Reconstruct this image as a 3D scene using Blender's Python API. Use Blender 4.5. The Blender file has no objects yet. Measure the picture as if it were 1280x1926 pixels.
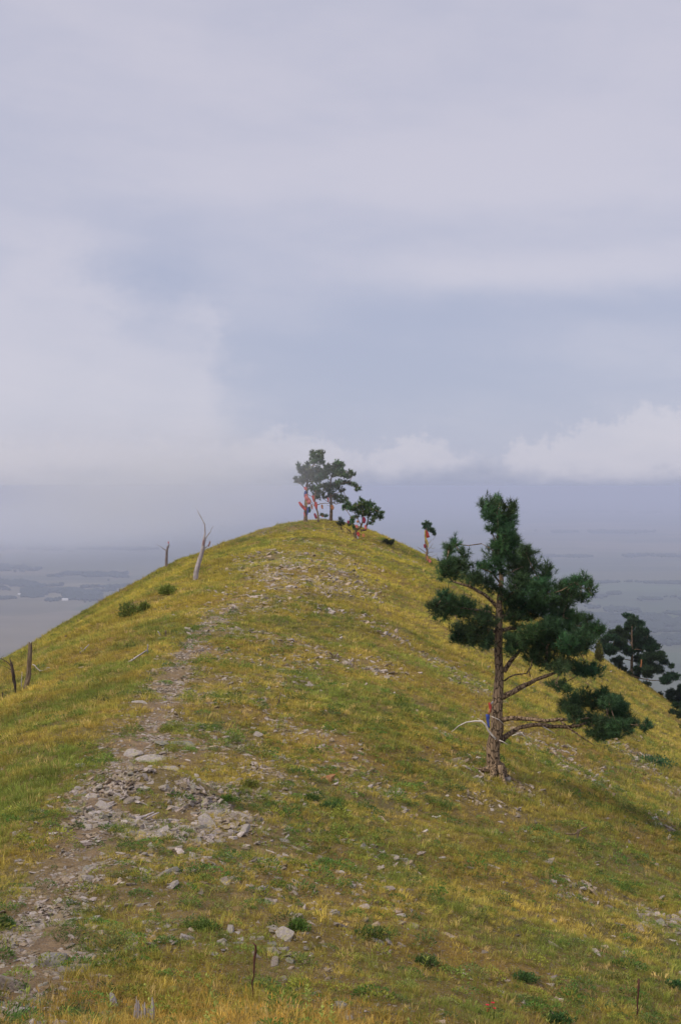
import bpy, math, random
import numpy as np
from mathutils import Vector, Matrix, Euler
random.seed(7); RNG=np.random.default_rng(11)
scene=bpy.context.scene
COL=scene.collection

# ------------------------------------------------------------------ CAMERA
cam_data=bpy.data.cameras.new('camera'); cam=bpy.data.objects.new('camera',cam_data); COL.objects.link(cam)
cam_data.sensor_fit='VERTICAL'; cam_data.sensor_height=36.0; cam_data.sensor_width=24.0; cam_data.lens=50.0
cam_data.clip_start=.1; cam_data.clip_end=200000
cam.location=(0,0,0); cam.rotation_euler=(math.radians(90)-math.atan(48/2675.0),0,0)
scene.camera=cam

# ------------------------------------------------------------------ EXPOSURE
scene.view_settings.view_transform='Standard'; scene.view_settings.look='None'
scene.view_settings.exposure=0.9
scene.cycles.volume_bounces=3; scene.cycles.max_bounces=10; scene.view_settings.gamma=1.0; scene.view_settings.use_curve_mapping=False

# ------------------------------------------------------------------ SUN (veiled, overcast)
SUN_EL=math.radians(52); SUN_AZ=math.radians(235)      # azimuth clockwise from +Y: behind and left of the camera
sd=bpy.data.lights.new('sun','SUN'); sd.energy=1.5; sd.angle=math.radians(24); sd.color=(1.0,.90,.74)
so=bpy.data.objects.new('sun',sd); COL.objects.link(so)
sv=Vector((math.sin(SUN_AZ)*math.cos(SUN_EL),math.cos(SUN_AZ)*math.cos(SUN_EL),math.sin(SUN_EL)))
so.rotation_euler=sv.to_track_quat('Z','Y').to_euler(); so.location=(0,0,50)

# ------------------------------------------------------------------ node expression helper
class E:
    nt=None
    def __init__(s,sock): s.s=sock
    @staticmethod
    def m(op,*a,clamp=False):
        n=E.nt.nodes.new('ShaderNodeMath'); n.operation=op; n.use_clamp=clamp
        for i,v in enumerate(a):
            if isinstance(v,E): E.nt.links.new(v.s,n.inputs[i])
            else: n.inputs[i].default_value=v
        return E(n.outputs[0])
    def __add__(s,o): return E.m('ADD',s,o)
    __radd__=__add__
    def __mul__(s,o): return E.m('MULTIPLY',s,o)
    __rmul__=__mul__
    def __sub__(s,o): return E.m('SUBTRACT',s,o)
    def __rsub__(s,o): return E.m('SUBTRACT',o,s)
    def __truediv__(s,o): return E.m('DIVIDE',s,o)
def comb(x,y,z):
    n=E.nt.nodes.new('ShaderNodeCombineXYZ')
    for i,v in enumerate((x,y,z)):
        if isinstance(v,E): E.nt.links.new(v.s,n.inputs[i])
        else: n.inputs[i].default_value=v
    return n.outputs[0]
def noise(vec,scale,detail=4,rough=.55,dist=0):
    n=E.nt.nodes.new('ShaderNodeTexNoise'); E.nt.links.new(vec,n.inputs['Vector'])
    n.inputs['Scale'].default_value=scale; n.inputs['Detail'].default_value=detail
    n.inputs['Roughness'].default_value=rough; n.inputs['Distortion'].default_value=dist
    return E(n.outputs['Fac'])
def ss(e,a,b):
    n=E.nt.nodes.new('ShaderNodeMapRange'); n.interpolation_type='SMOOTHSTEP'
    E.nt.links.new(e.s,n.inputs[0]); n.inputs[1].default_value=a; n.inputs[2].default_value=b
    return E(n.outputs[0])
def mixc(f,a,b,mode='MIX'):
    n=E.nt.nodes.new('ShaderNodeMix'); n.data_type='RGBA'; n.blend_type=mode
    if isinstance(f,E): E.nt.links.new(f.s,n.inputs[0])
    else: n.inputs[0].default_value=f
    for k,v in ((6,a),(7,b)):
        if isinstance(v,tuple): n.inputs[k].default_value=(*v,1) if len(v)==3 else v
        else: E.nt.links.new(v,n.inputs[k])
    return n.outputs[2]

# ------------------------------------------------------------------ WORLD: overcast sky with cloud layers
world=bpy.data.worlds.new('World'); scene.world=world; world.use_nodes=True
nt=world.node_tree; nt.nodes.clear(); E.nt=nt
sky=nt.nodes.new('ShaderNodeTexSky'); sky.sky_type='NISHITA'; sky.sun_disc=False
sky.sun_elevation=SUN_EL; sky.sun_rotation=SUN_AZ; sky.altitude=1300; sky.air_density=1.0; sky.dust_density=3.0
tc=nt.nodes.new('ShaderNodeTexCoord'); sx=nt.nodes.new('ShaderNodeSeparateXYZ'); nt.links.new(tc.outputs['Generated'],sx.inputs[0])
X,Y,Z=[E(o) for o in sx.outputs]
az=E.m('ARCTAN2',X,Y); el=E.m('ARCSINE',Z)
dirv=comb(X,Y,Z*2.2)
wob=(noise(dirv,9,5,.6)-.5); wob2=(noise(comb(X,Y,Z*1.0),30,5,.62)-.5)
def blob(ca,ce,ra,re,w=1.0,k=.03,k2=.012):
    a=(az-ca+wob*k+wob2*k2)/ra; e=(el-ce+wob*k+wob2*k2)/re
    return E.m('MULTIPLY',E.m('EXPONENT',(a*a+e*e)*-1.0),w)
big=ss(noise(comb(X+3.1,Y,Z*3.2),2.6,6,.5,.3),.30,.72)
fine=noise(comb(X,Y,Z*2.0),14,6,.6)-.5
streak=ss(noise(comb(X*1.0,Y,Z*6.0+X*.8),5.0,5,.5),.35,.70)
hi=ss(el,.09,.20)
val=big*.30+streak*.12+fine*.34+.22+hi*.26
lc=blob(-.165,.055,.085,.080,.95,.05,.05)+blob(-.205,.125,.040,.045,.60,.06,.05)+blob(-.103,.085,.026,.050,.55,.05,.05)+blob(-.24,.03,.05,.10,.4,.04,.03)
val=val+ss(lc,.14,.85)*.34+lc*.02
val=val+blob(.17,.150,.16,.014,.34,.02,.006)+blob(.02,.29,.30,.05,.16)+blob(.1,.215,.2,.03,.12)
val=val-blob(.06,.088,.10,.034,.34)-blob(-.12,.145,.03,.035,.24)-blob(.10,.315,.25,.03,.08)-blob(.15,.125,.14,.012,.16,.02,.006)
# low cumulus bank along the horizon, tops broken up by noise
top=noise(comb(az*1.0,0.0,3.0),26,5,.65)*.050+.004+blob(-.045,.0,.022,.5,.014,0,0)+blob(.056,.0,.018,.5,.010,0,0)+blob(.225,.0,.075,.5,.026,0,0)-blob(.10,.0,.03,.5,.010,0,0)
puff=noise(comb(X,Y,Z*1.3),75,6,.7)-.5
bank=ss(top+puff*.050-el,-.004,.009)*ss(el+wob*.06+wob2*.02,-.004,.022)
val=val+bank*.33
cloud=mixc(ss(val,.05,.95),(.224,.238,.312),(.322,.311,.360))
cloud=mixc(ss(el+wob*.04+wob2*.02,.017,-.001)*(1.0-ss(lc,.1,.6)*.45),cloud,(.184,.198,.272))
skyc=mixc(.92,sky.outputs[0],mixc(1.0,cloud,(10,10,10),'MULTIPLY'))
for n in nt.nodes:
    if n.type=='MIX' and n.blend_type=='MULTIPLY': n.clamp_result=False
bg=nt.nodes.new('ShaderNodeBackground'); bg.inputs['Strength'].default_value=.1
wo=nt.nodes.new('ShaderNodeOutputWorld'); nt.links.new(skyc,bg.inputs[0]); nt.links.new(bg.outputs[0],wo.inputs[0])


F=2675.0; PITCH=math.atan(48/F)
def spline(xs,ys):
    xs=np.array(xs,float); ys=np.array(ys,float); n=len(xs); h=np.diff(xs)
    A=np.zeros((n,n)); b=np.zeros(n); A[0,0]=A[-1,-1]=1
    for i in range(1,n-1):
        A[i,i-1]=h[i-1]; A[i,i]=2*(h[i-1]+h[i]); A[i,i+1]=h[i]
        b[i]=3*((ys[i+1]-ys[i])/h[i]-(ys[i]-ys[i-1])/h[i-1])
    c=np.linalg.solve(A,b)
    bb=(np.diff(ys))/h-h*(2*c[:-1]+c[1:])/3; dd=(c[1:]-c[:-1])/(3*h)
    sl0=bb[0]; sl1=bb[-1]+2*c[-2]*h[-1]+3*dd[-1]*h[-1]**2
    def f(x):
        x=np.asarray(x,float); xc=np.clip(x,xs[0],xs[-1])
        i=np.clip(np.searchsorted(xs,xc)-1,0,n-2); t=xc-xs[i]
        v=ys[i]+bb[i]*t+c[i]*t*t+dd[i]*t**3
        return v+np.where(x<xs[0],(x-xs[0])*sl0,0)+np.where(x>xs[-1],(x-xs[-1])*sl1,0)
    return f
ZR=spline([-40,-20,-6,0,5,11,16,22,30,40,50,65,80,90,97,105,115,140,180],
          [-9,-2.6,-1.6,-1.75,-2.75,-4.16,-4.62,-4.8,-4.95,-5.0,-4.75,-4.2,-3.35,-2.8,-2.55,-3.3,-6.0,-16,-34])
XR=spline([-40,0,11,15,22,30,42,57,70,90,97,120,180],[0,-1.5,-2.7,-3.0,-3.5,-3.8,-4.2,-3.9,-3.0,-2.2,-2.0,-1,2])
SL=spline([-40,0,20,40,60,80,100,180],[.5,.5,.55,.58,.58,.62,.62,.6])
RL=spline([-40,0,20,40,60,80,100,180],[4,3,4,6,8,7,7,8])
SR=spline([-40,0,20,40,60,80,100,180],[.42,.42,.42,.46,.56,.68,.67,.65])
RR=spline([-40,0,20,40,60,80,100,180],[5,5,5,6,7.5,7.5,7.5,8])
def hsh(ix,iy,s):
    n=(ix.astype(np.int64)*374761393+iy.astype(np.int64)*668265263+s*1442695041)&0xffffffff
    n=((n^(n>>13))*1274126177)&0xffffffff
    n=(n^(n>>16))&0xffffffff
    return n/4294967295.0
def vnoise(x,y,s=0):
    x=np.asarray(x,float); y=np.asarray(y,float)
    ix=np.floor(x); iy=np.floor(y); fx=x-ix; fy=y-iy
    fx=fx*fx*fx*(fx*(fx*6-15)+10); fy=fy*fy*fy*(fy*(fy*6-15)+10)
    a=hsh(ix,iy,s); b=hsh(ix+1,iy,s); c=hsh(ix,iy+1,s); d=hsh(ix+1,iy+1,s)
    return (a+(b-a)*fx)*(1-fy)+(c+(d-c)*fx)*fy-.5
def fbm(x,y,s=0,o=4):
    v=0; a=1
    for k in range(o):
        v=v+a*vnoise(x*2**k+k*7.3,y*2**k+k*3.1,s+k); a*=.5
    return v
BUMPS=[]   # (x,y,rx,ry,h)
def H0(x,y):
    x=np.asarray(x,float); y=np.asarray(y,float)
    w=x-XR(y); al=np.abs(w)
    s=np.where(w<0,SL(y),SR(y)); r=np.where(w<0,RL(y),RR(y))
    return ZR(y)-s*(np.sqrt(w*w+r*r)-r)
def H(x,y):
    x=np.asarray(x,float); y=np.asarray(y,float)
    z=H0(x,y)
    z=z+.42*fbm(x/7,y/7,3,3)+.16*fbm(x/1.3,y/1.3,9,4)
    for (bx,by,rx,ry,h) in BUMPS:
        q=((x-bx)/rx)**2+((y-by)/ry)**2
        z=z+h*np.exp(-q*1.5)
    return z
cp,sp=math.cos(PITCH),math.sin(PITCH)
def proj(x,y,z):
    zc=y*cp-z*sp; yc=z*cp+y*sp
    return 640+F*x/zc, 963-F*yc/zc
def at(px,py,fn=None):
    fn=fn or H
    dx=(px-640)/F; dy=(963-py)/F
    d=np.array([dx, cp+dy*sp, -sp+dy*cp])
    t=np.arange(4,170,.02); P=t[:,None]*d[None]
    g=P[:,2]-fn(P[:,0],P[:,1]); i=np.argmax(g<0)
    if not (g<0).any(): return None
    return float(P[i,0]),float(P[i,1]),float(fn(P[i,0],P[i,1]))

def W(px,py,d):
    dx=(px-640)/F; dy=(963-py)/F
    v=np.array([dx,cp+dy*sp,-sp+dy*cp]); v=v*(d/v[1]); return Vector(v)
def ground(px,py):
    a=at(px,py)
    if a is None:
        for k in range(1,60):
            a=at(px,py+k)
            if a: break
    return Vector(a)
def normal(x,y):
    e=.15; return Vector((float(H(x-e,y)-H(x+e,y)),float(H(x,y-e)-H(x,y+e)),2*e)).normalized()

# ------------------------------------------------------------------ mesh helpers
def mk_mesh(name,V,Fs,mat=None,smooth=False,cols=None):
    me=bpy.data.meshes.new(name)
    V=np.asarray(V,np.float32)
    if isinstance(Fs,np.ndarray):
        nf,k=Fs.shape
        me.vertices.add(len(V)); me.vertices.foreach_set('co',V.ravel())
        me.loops.add(nf*k); me.loops.foreach_set('vertex_index',Fs.ravel().astype(np.int32))
        me.polygons.add(nf); me.polygons.foreach_set('loop_start',(np.arange(nf)*k).astype(np.int32))
        me.update(calc_edges=True); me.validate()
    else:
        me.from_pydata([tuple(v) for v in V.tolist()],[],Fs); me.update()
    if smooth: me.polygons.foreach_set('use_smooth',np.ones(len(me.polygons),bool))
    if cols is not None:
        a=me.attributes.new('tint','FLOAT_COLOR','POINT'); c=np.ones((len(V),4),np.float32); c[:,:3]=cols
        a.data.foreach_set('color',c.ravel())
    if mat: me.materials.append(mat)
    return me
def obj(name,me,parent=None,loc=None,label=None,cat=None,group=None,kind=None):
    o=bpy.data.objects.new(name,me); COL.objects.link(o)
    if parent: o.parent=parent
    if loc is not None: o.location=loc
    tag(o,label,cat,group,kind); return o
def tag(o,label=None,cat=None,group=None,kind=None):
    if label: o['label']=label
    if cat: o['category']=cat
    if group: o['group']=group
    if kind: o['kind']=kind
class MB:
    def __init__(s): s.v=[]; s.f=[]
    def tube(s,pts,rad,n=8,rough=.0,cap=True,jag=0):
        pts=[Vector(p) for p in pts]; b=len(s.v); prev=None
        for i,p in enumerate(pts):
            t=(pts[min(i+1,len(pts)-1)]-pts[max(i-1,0)]).normalized()
            if prev is None: u=t.orthogonal().normalized()
            else:
                u=prev-t*prev.dot(t)
                u=u.normalized() if u.length>1e-5 else t.orthogonal().normalized()
            prev=u; w=t.cross(u)
            for k in range(n):
                a=2*math.pi*k/n; r=rad[i]*(1+random.uniform(-rough,rough))
                q=p+(u*math.cos(a)+w*math.sin(a))*r
                if jag and i==len(pts)-1: q=q+t*random.uniform(-.2,1)*jag
                s.v.append(tuple(q))
        for i in range(len(pts)-1):
            for k in range(n):
                a=b+i*n+k; c=b+i*n+(k+1)%n
                s.f.append((a,c,c+n,a+n))
        if cap:
            s.f.append(tuple(b+k for k in range(n))[::-1]); e=b+(len(pts)-1)*n; s.f.append(tuple(e+k for k in range(n)))
    def mesh(s,name,mat,smooth=True): return mk_mesh(name,np.array(s.v),s.f,mat,smooth)
def resample(pts,rad,step,wob=0.0):
    P=[];R=[]
    for i in range(len(pts)-1):
        a=Vector(pts[i]);b=Vector(pts[i+1]); L=(b-a).length; n=max(1,int(L/step))
        for k in range(n):
            t=k/n; q=a.lerp(b,t)
            if (i or k) and wob: q=q+Vector((random.gauss(0,wob),random.gauss(0,wob),random.gauss(0,wob)*.5))
            P.append(q); R.append(rad[i]*(1-t)+rad[i+1]*t)
    P.append(Vector(pts[-1])); R.append(rad[-1]); return P,R

# ------------------------------------------------------------------ materials
def new_mat(name):
    m=bpy.data.materials.new(name); m.use_nodes=True; n=m.node_tree; n.nodes.clear(); E.nt=n
    out=n.nodes.new('ShaderNodeOutputMaterial'); return m,n,out
def bsdf(n,out,col,rough=.9,bump=None,bs=.4,bd=.02,spec=.2):
    b=n.nodes.new('ShaderNodeBsdfPrincipled'); b.inputs['Roughness'].default_value=rough; b.inputs['Specular IOR Level'].default_value=spec
    if isinstance(col,tuple): b.inputs['Base Color'].default_value=(*col,1)
    else: n.links.new(col,b.inputs['Base Color'])
    if bump is not None:
        bn=n.nodes.new('ShaderNodeBump'); bn.inputs['Strength'].default_value=bs; bn.inputs['Distance'].default_value=bd
        n.links.new(bump.s,bn.inputs['Height']); n.links.new(bn.outputs[0],b.inputs['Normal'])
    if out is not None: n.links.new(b.outputs[0],out.inputs[0])
    return b
def attr(n,name,typ='GEOMETRY'):
    a=n.nodes.new('ShaderNodeAttribute'); a.attribute_name=name; a.attribute_type=typ; return a.outputs['Color']
def objco(n): return n.nodes.new('ShaderNodeTexCoord').outputs['Object']

def mat_terrain():
    m,n,o=new_mat('hillside_soil'); p=objco(n)
    c=attr(n,'tint'); f1=noise(p,6,5,.65); f2=noise(p,60,5,.8); f3=ss(noise(p,28,3,.6),.56,.62)
    v=E.m('MAXIMUM',f1*1.6+f2*1.8-.75,.12)
    c2=mixc(1.0,c,comb(v,v,v),'MULTIPLY'); c2=mixc(f3*.65,c2,(.42,.35,.30))
    bsdf(n,o,c2,.95,f2+f1*1.5+f3*.5,1.0,.05); return m
def mat_leafy(name,typ,attrn='tint',trans=.3,var=.0,gloss=.12):
    m,n,o=new_mat(name); c=attr(n,attrn,typ)
    if typ=='INSTANCER':
        c=mixc(1.0,c,attr(n,'blade'),'MULTIPLY')
    b=bsdf(n,None,c,.75,spec=gloss)
    t=n.nodes.new('ShaderNodeBsdfTranslucent'); n.links.new(c,t.inputs[0])
    mx=n.nodes.new('ShaderNodeMixShader'); mx.inputs[0].default_value=trans
    n.links.new(b.outputs[0],mx.inputs[1]); n.links.new(t.outputs[0],mx.inputs[2]); n.links.new(mx.outputs[0],o.inputs[0]); return m
def mat_rock(name,typ=None,base=(.36,.32,.31)):
    m,n,o=new_mat(name); p=objco(n)
    if typ: base=attr(n,'tint',typ)
    f=noise(p,9,6,.65); f3=noise(comb(E(n.nodes.new('ShaderNodeObjectInfo').outputs['Random'])*40.0,0.0,0.0),1,0)
    lich=ss(noise(p,5,5,.7),.46,.62)
    c=mixc(lich*.55,base,(.30,.27,.13)); v=f*1.9+.05
    c=mixc(1.0,c,comb(v,v,v),'MULTIPLY')
    bsdf(n,o,c,.9,f+noise(p,40,3,.6)*.4,.7,.03); return m
def mat_wood(name,c1,c2,stretch=(14,14,1.6),bd=.02):
    m,n,o=new_mat(name); p=objco(n)
    mp=n.nodes.new('ShaderNodeMapping'); n.links.new(p,mp.inputs[0]); mp.inputs['Scale'].default_value=stretch
    f=noise(mp.outputs[0],1.0,6,.65,.6); g=noise(p,3,3,.6)
    c=mixc(ss(f*.75+g*.3,.36,.68),c1,c2); bsdf(n,o,c,.9,f,.9,bd); return m
def mat_bark():
    m,n,o=new_mat('pine_bark'); p=objco(n)
    mp=n.nodes.new('ShaderNodeMapping'); n.links.new(p,mp.inputs[0]); mp.inputs['Scale'].default_value=(1,1,.38)
    v=n.nodes.new('ShaderNodeTexVoronoi'); v.feature='DISTANCE_TO_EDGE'; v.inputs['Scale'].default_value=16
    nz=n.nodes.new('ShaderNodeTexNoise'); nz.inputs['Scale'].default_value=9; n.links.new(mp.outputs[0],nz.inputs['Vector'])
    mv=n.nodes.new('ShaderNodeMix'); mv.data_type='VECTOR'; mv.inputs[0].default_value=.12
    n.links.new(mp.outputs[0],mv.inputs[4]); n.links.new(nz.outputs['Color'],mv.inputs[5]); n.links.new(mv.outputs[1],v.inputs['Vector'])
    crack=ss(E(v.outputs['Distance']),.0,.10); f=noise(p,14,5,.65)
    c=mixc(f,(.17,.115,.07),(.44,.32,.21)); c=mixc(crack,(.06,.04,.028),c)
    bsdf(n,o,c,.95,crack+f*.5,1.0,.03); return m
def mat_plain():
    m,n,o=new_mat('prairie'); p=objco(n)
    mp=n.nodes.new('ShaderNodeMapping'); n.links.new(p,mp.inputs[0]); mp.inputs['Scale'].default_value=(1/900,1/2000,1); mp.inputs['Rotation'].default_value=(0,0,.12)
    v=n.nodes.new('ShaderNodeTexVoronoi'); v.distance='CHEBYCHEV'; v.inputs['Scale'].default_value=1; v.inputs['Randomness'].default_value=.75; n.links.new(mp.outputs[0],v.inputs['Vector'])
    s=n.nodes.new('ShaderNodeSeparateColor'); n.links.new(v.outputs['Color'],s.inputs[0])
    a=E(s.outputs[0]); b=E(s.outputs[1])
    c=mixc(a,(.07,.085,.045),(.20,.165,.11)); c=mixc(ss(b,.6,.7)*.6,c,(.06,.095,.045))
    mp2=n.nodes.new('ShaderNodeMapping'); n.links.new(p,mp2.inputs[0]); mp2.inputs['Scale'].default_value=(1/1500,1/600,1)
    w=ss(noise(mp2.outputs[0],1,7,.65),.50,.60); c=mixc(w*.75,c,(.045,.06,.035))
    mp3=n.nodes.new('ShaderNodeMapping'); n.links.new(p,mp3.inputs[0]); mp3.inputs['Scale'].default_value=(1/400,1/260,1)
    w3=noise(mp3.outputs[0],1,6,.6)*1.2+.4; c=mixc(1.0,c,comb(w3,w3,w3),'MULTIPLY')
    bsdf(n,o,c,1.0); return m
def mat_flat(name,c,rough=.85,var=.35,scale=8):
    m,n,o=new_mat(name); p=objco(n); v=noise(p,scale,4,.6)*var*2+(1-var)
    bsdf(n,o,mixc(1.0,c,comb(v,v,v),'MULTIPLY'),rough); return m
def mat_cloth(name,c):
    m,n,o=new_mat(name); p=objco(n); v=noise(p,10,3,.6)*.6+.7
    cc=mixc(1.0,c,comb(v,v,v),'MULTIPLY')
    b=bsdf(n,None,cc,.9); t=n.nodes.new('ShaderNodeBsdfTranslucent'); n.links.new(cc,t.inputs[0])
    mx=n.nodes.new('ShaderNodeMixShader'); mx.inputs[0].default_value=.35
    n.links.new(b.outputs[0],mx.inputs[1]); n.links.new(t.outputs[0],mx.inputs[2]); n.links.new(mx.outputs[0],o.inputs[0]); return m
M_TER=mat_terrain(); M_GRASS=mat_leafy('grass_blade','INSTANCER',trans=.35); M_HERB=mat_leafy('herb_leaf','INSTANCER',trans=.25)
M_LEAF=mat_leafy('shrub_leaf','GEOMETRY',trans=.25); M_NEED=mat_leafy('pine_needle','GEOMETRY',trans=.3,gloss=.3)
M_ROCKI=mat_rock('shale_scree','INSTANCER'); M_ROCK=mat_rock('grey_shale',None,(.26,.215,.19)); M_ROCKR=mat_rock('red_shale',None,(.30,.12,.055))
M_SLAB=mat_rock('pale_shale',None,(.35,.31,.30)); M_SLABG=mat_rock('bluegrey_shale',None,(.24,.225,.21))
M_BARK=mat_bark(); M_GREY=mat_wood('weathered_wood',(.22,.19,.19),(.50,.45,.46)); M_DARKW=mat_wood('charred_wood',(.02,.016,.014),(.14,.10,.075))
M_BROWNW=mat_wood('rotting_wood',(.09,.065,.045),(.24,.18,.12)); M_PALEW=mat_wood('bleached_wood',(.42,.37,.34),(.70,.65,.60)); M_REDW=mat_wood('red_brown_stick',(.05,.02,.015),(.13,.06,.045))
M_PLAIN=mat_plain()
CL={'red':(.66,.12,.10),'orange':(.72,.33,.15),'yellow':(.66,.52,.16),'blue':(.09,.14,.50),'pink':(.78,.26,.25),'white':(.6,.58,.58),'magenta':(.42,.08,.13),'green':(.05,.12,.07),'faded':(.38,.24,.24)}
M_CL={k:mat_cloth('cloth_'+k,v) for k,v in CL.items()}

# ------------------------------------------------------------------ rock patches and trail: lines on the hillside
def worldline(pts): return [tuple(ground(*p)[:2]) for p in pts]
TRAIL=worldline([(10,1915),(40,1840),(60,1760),(110,1670),(165,1570),(185,1500),(240,1440),(290,1370),(320,1300),(352,1240),(372,1200),(450,1128)])
# polyline, half width m, pieces per m2, size range m
STRIPS=[(TRAIL,.38,700,.022,.075),(TRAIL,.8,190,.02,.12),
 (worldline([(10,1925),(60,1850),(110,1790),(90,1720),(40,1760),(10,1800)]),.6,110,.02,.13),
 (worldline([(235,1420),(300,1440),(360,1395)]),.7,60,.04,.12),
 (worldline([(240,1500),(300,1480),(360,1500),(380,1540),(300,1560),(250,1530)]),.8,330,.05,.19),
 (worldline([(150,1500),(190,1515),(210,1480)]),.4,40,.06,.16),
 (worldline([(330,1290),(380,1330),(430,1390),(470,1440),(520,1480)]),.9,46,.05,.17),
 (worldline([(350,1260),(430,1290),(500,1330),(560,1380)]),.9,36,.05,.17),
 (worldline([(260,1580),(330,1650),(420,1700),(330,1730),(210,1690)]),1.0,34,.04,.16),
 (worldline([(400,1500),(480,1560),(440,1620),(340,1610)]),1.0,30,.05,.17),
 (worldline([(410,1185),(520,1200),(600,1225),(680,1250)]),1.7,13,.08,.28),
 (worldline([(430,1230),(520,1270),(560,1250)]),1.3,11,.08,.24),
 (worldline([(440,1150),(490,1125),(540,1095),(500,1060)]),2.0,9,.10,.36),
 (worldline([(520,1040),(560,1080),(600,1105),(650,1100),(560,1045)]),2.2,8,.10,.36),
 (worldline([(560,1020),(620,1030),(660,1060)]),1.8,6,.09,.30),
 (worldline([(490,1005),(560,998),(640,1003),(700,1030),(760,1048)]),1.6,6,.07,.26),
 (worldline([(620,1150),(680,1160),(760,1210),(790,1230)]),1.3,9,.10,.32),
 (worldline([(820,1240),(860,1270),(900,1300)]),.9,8,.10,.28),
 (worldline([(585,1370),(640,1420),(700,1470),(680,1500)]),.9,30,.06,.20),
 (worldline([(530,1430),(590,1450),(640,1475)]),.6,20,.06,.18),
 (worldline([(560,1560),(650,1590),(740,1620)]),.45,42,.06,.19),
 (worldline([(470,1440),(540,1500),(560,1560)]),.6,28,.05,.17),
 (worldline([(560,1640),(600,1700),(480,1690)]),.8,16,.05,.16),
 (worldline([(520,1760),(580,1780),(600,1810),(540,1840)]),.5,22,.04,.16),
 (worldline([(870,1450),(930,1462),(990,1497)]),.6,26,.07,.24),
 (worldline([(900,1505),(960,1530)]),.5,20,.06,.18),
 (worldline([(970,1375),(1050,1410),(1100,1460)]),1.2,20,.07,.24),
 (worldline([(1175,1405),(1220,1450),(1279,1500)]),1.0,22,.08,.26),
 (worldline([(1235,1530),(1279,1580)]),.7,22,.07,.22),
 (worldline([(1100,1670),(1160,1695),(1220,1715),(1279,1765)]),.55,42,.05,.20),
 (worldline([(1030,1665),(1100,1690)]),.4,26,.05,.17),
 (worldline([(850,1380),(900,1410),(870,1440)]),.8,9,.06,.18),
 (worldline([(640,1620),(700,1700),(760,1740)]),.7,10,.05,.14),
 (worldline([(650,1840),(730,1890),(640,1910)]),.5,16,.04,.12),
 (worldline([(920,1840),(1010,1870),(1090,1850)]),.5,8,.05,.14),
]
c0=ground(300,1512); BUMPS.append((c0.x+.05,c0.y+.1,1.15,.75,.52))
def dist_line(x,y,L):
    d=np.full(np.shape(x),1e9)
    for (ax,ay),(bx,by) in zip(L[:-1],L[1:]):
        vx,vy=bx-ax,by-ay; t=np.clip(((x-ax)*vx+(y-ay)*vy)/(vx*vx+vy*vy+1e-9),0,1)
        d=np.minimum(d,np.hypot(x-ax-t*vx,y-ay-t*vy))
    return d
def rockmask(x,y):
    m=np.zeros(np.shape(x))
    for L,w,dn,a,b in STRIPS:
        dd=dist_line(x,y,L); m=np.maximum(m,np.clip(1.25-dd/w,0,1)*min(1.0 if dn>55 else .55,dn*b*b*1.3)*np.clip(.75+1.6*fbm(x/.6,y/.6,140,3),.15,1.25))
    return m
def trailmask(x,y): return np.clip(1.3-dist_line(x,y,TRAIL)/.27+1.2*fbm(x/.5,y/.5,141,3),0,1)*np.clip(1.35-np.asarray(y)/60,.3,.9)

# ------------------------------------------------------------------ TERRAIN
def axis(segs):
    out=[segs[0][0]]
    for a,b,st in segs:
        n=max(1,int(round((b-a)/st))); out+=list(a+(b-a)*(np.arange(n)+1)/n)
    return np.array(out)
xs=axis([(-700,-200,50),(-200,-60,10),(-60,-30,1.2),(-30,-13,.4),(-13,13,.14),(13,30,.3),(30,70,1.5),(70,200,12),(200,700,50)])
ys=axis([(-700,-150,50),(-150,-40,8),(-40,6,1.0),(6,45,.14),(45,112,.32),(112,180,2),(180,300,12),(300,800,50)])
GX,GY=np.meshgrid(xs,ys); GZ=np.maximum(H(GX,GY),-333.0)
near=(np.abs(GX)<35)&(GY>6)&(GY<112)
rm=np.where(near,rockmask(GX,GY),0); tm=np.where(near,trailmask(GX,GY),0)
GZ=GZ+near*(.02*vnoise(GX*6,GY*6,77)-.03*tm+.05*rm*vnoise(GX*3,GY*3,78))
n1=fbm(GX/2.5,GY/2.5,31,4)+.0; 
soil=np.array([.33,.205,.085]); gold=np.array([.32,.21,.045]); green=np.array([.14,.15,.035]); scr=np.array([.37,.275,.20])
t=np.clip(.5+n1*1.0,0,1)[...,None]; col=(gold*t+green*(1-t))*.75+soil*.25
k=np.clip(rm*.6,0,1)[...,None]; col=col*(1-k)+(soil*.5+scr*.5)*k
k=np.clip(tm*.85,0,1)[...,None]; col=col*(1-k)+(soil*.35+scr*.65)*k
NY,NX=GX.shape; idx=np.arange(NY*NX).reshape(NY,NX)
faces=np.stack([idx[:-1,:-1],idx[:-1,1:],idx[1:,1:],idx[1:,:-1]],-1).reshape(-1,4)
me=mk_mesh('hill',np.stack([GX,GY,GZ],-1).reshape(-1,3),faces,M_TER,True,col.reshape(-1,3))
obj('hill',me,kind='structure')

# plain far below
r=45000; v=[(0,0,-330)];f=[]
rad=[1500,4000,12000,45000]
for R in rad:
    for k in range(64): a=2*math.pi*k/64; v.append((R*math.cos(a),R*math.sin(a),-330))
for k in range(64): f.append((0,1+k,1+(k+1)%64))
for q in range(3):
    for k in range(64):
        a=1+q*64+k;b=1+q*64+(k+1)%64; f.append((a,a+64,b+64,b))
obj('plain',mk_mesh('plain',np.array(v,float),f,M_PLAIN),kind='structure')

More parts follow.
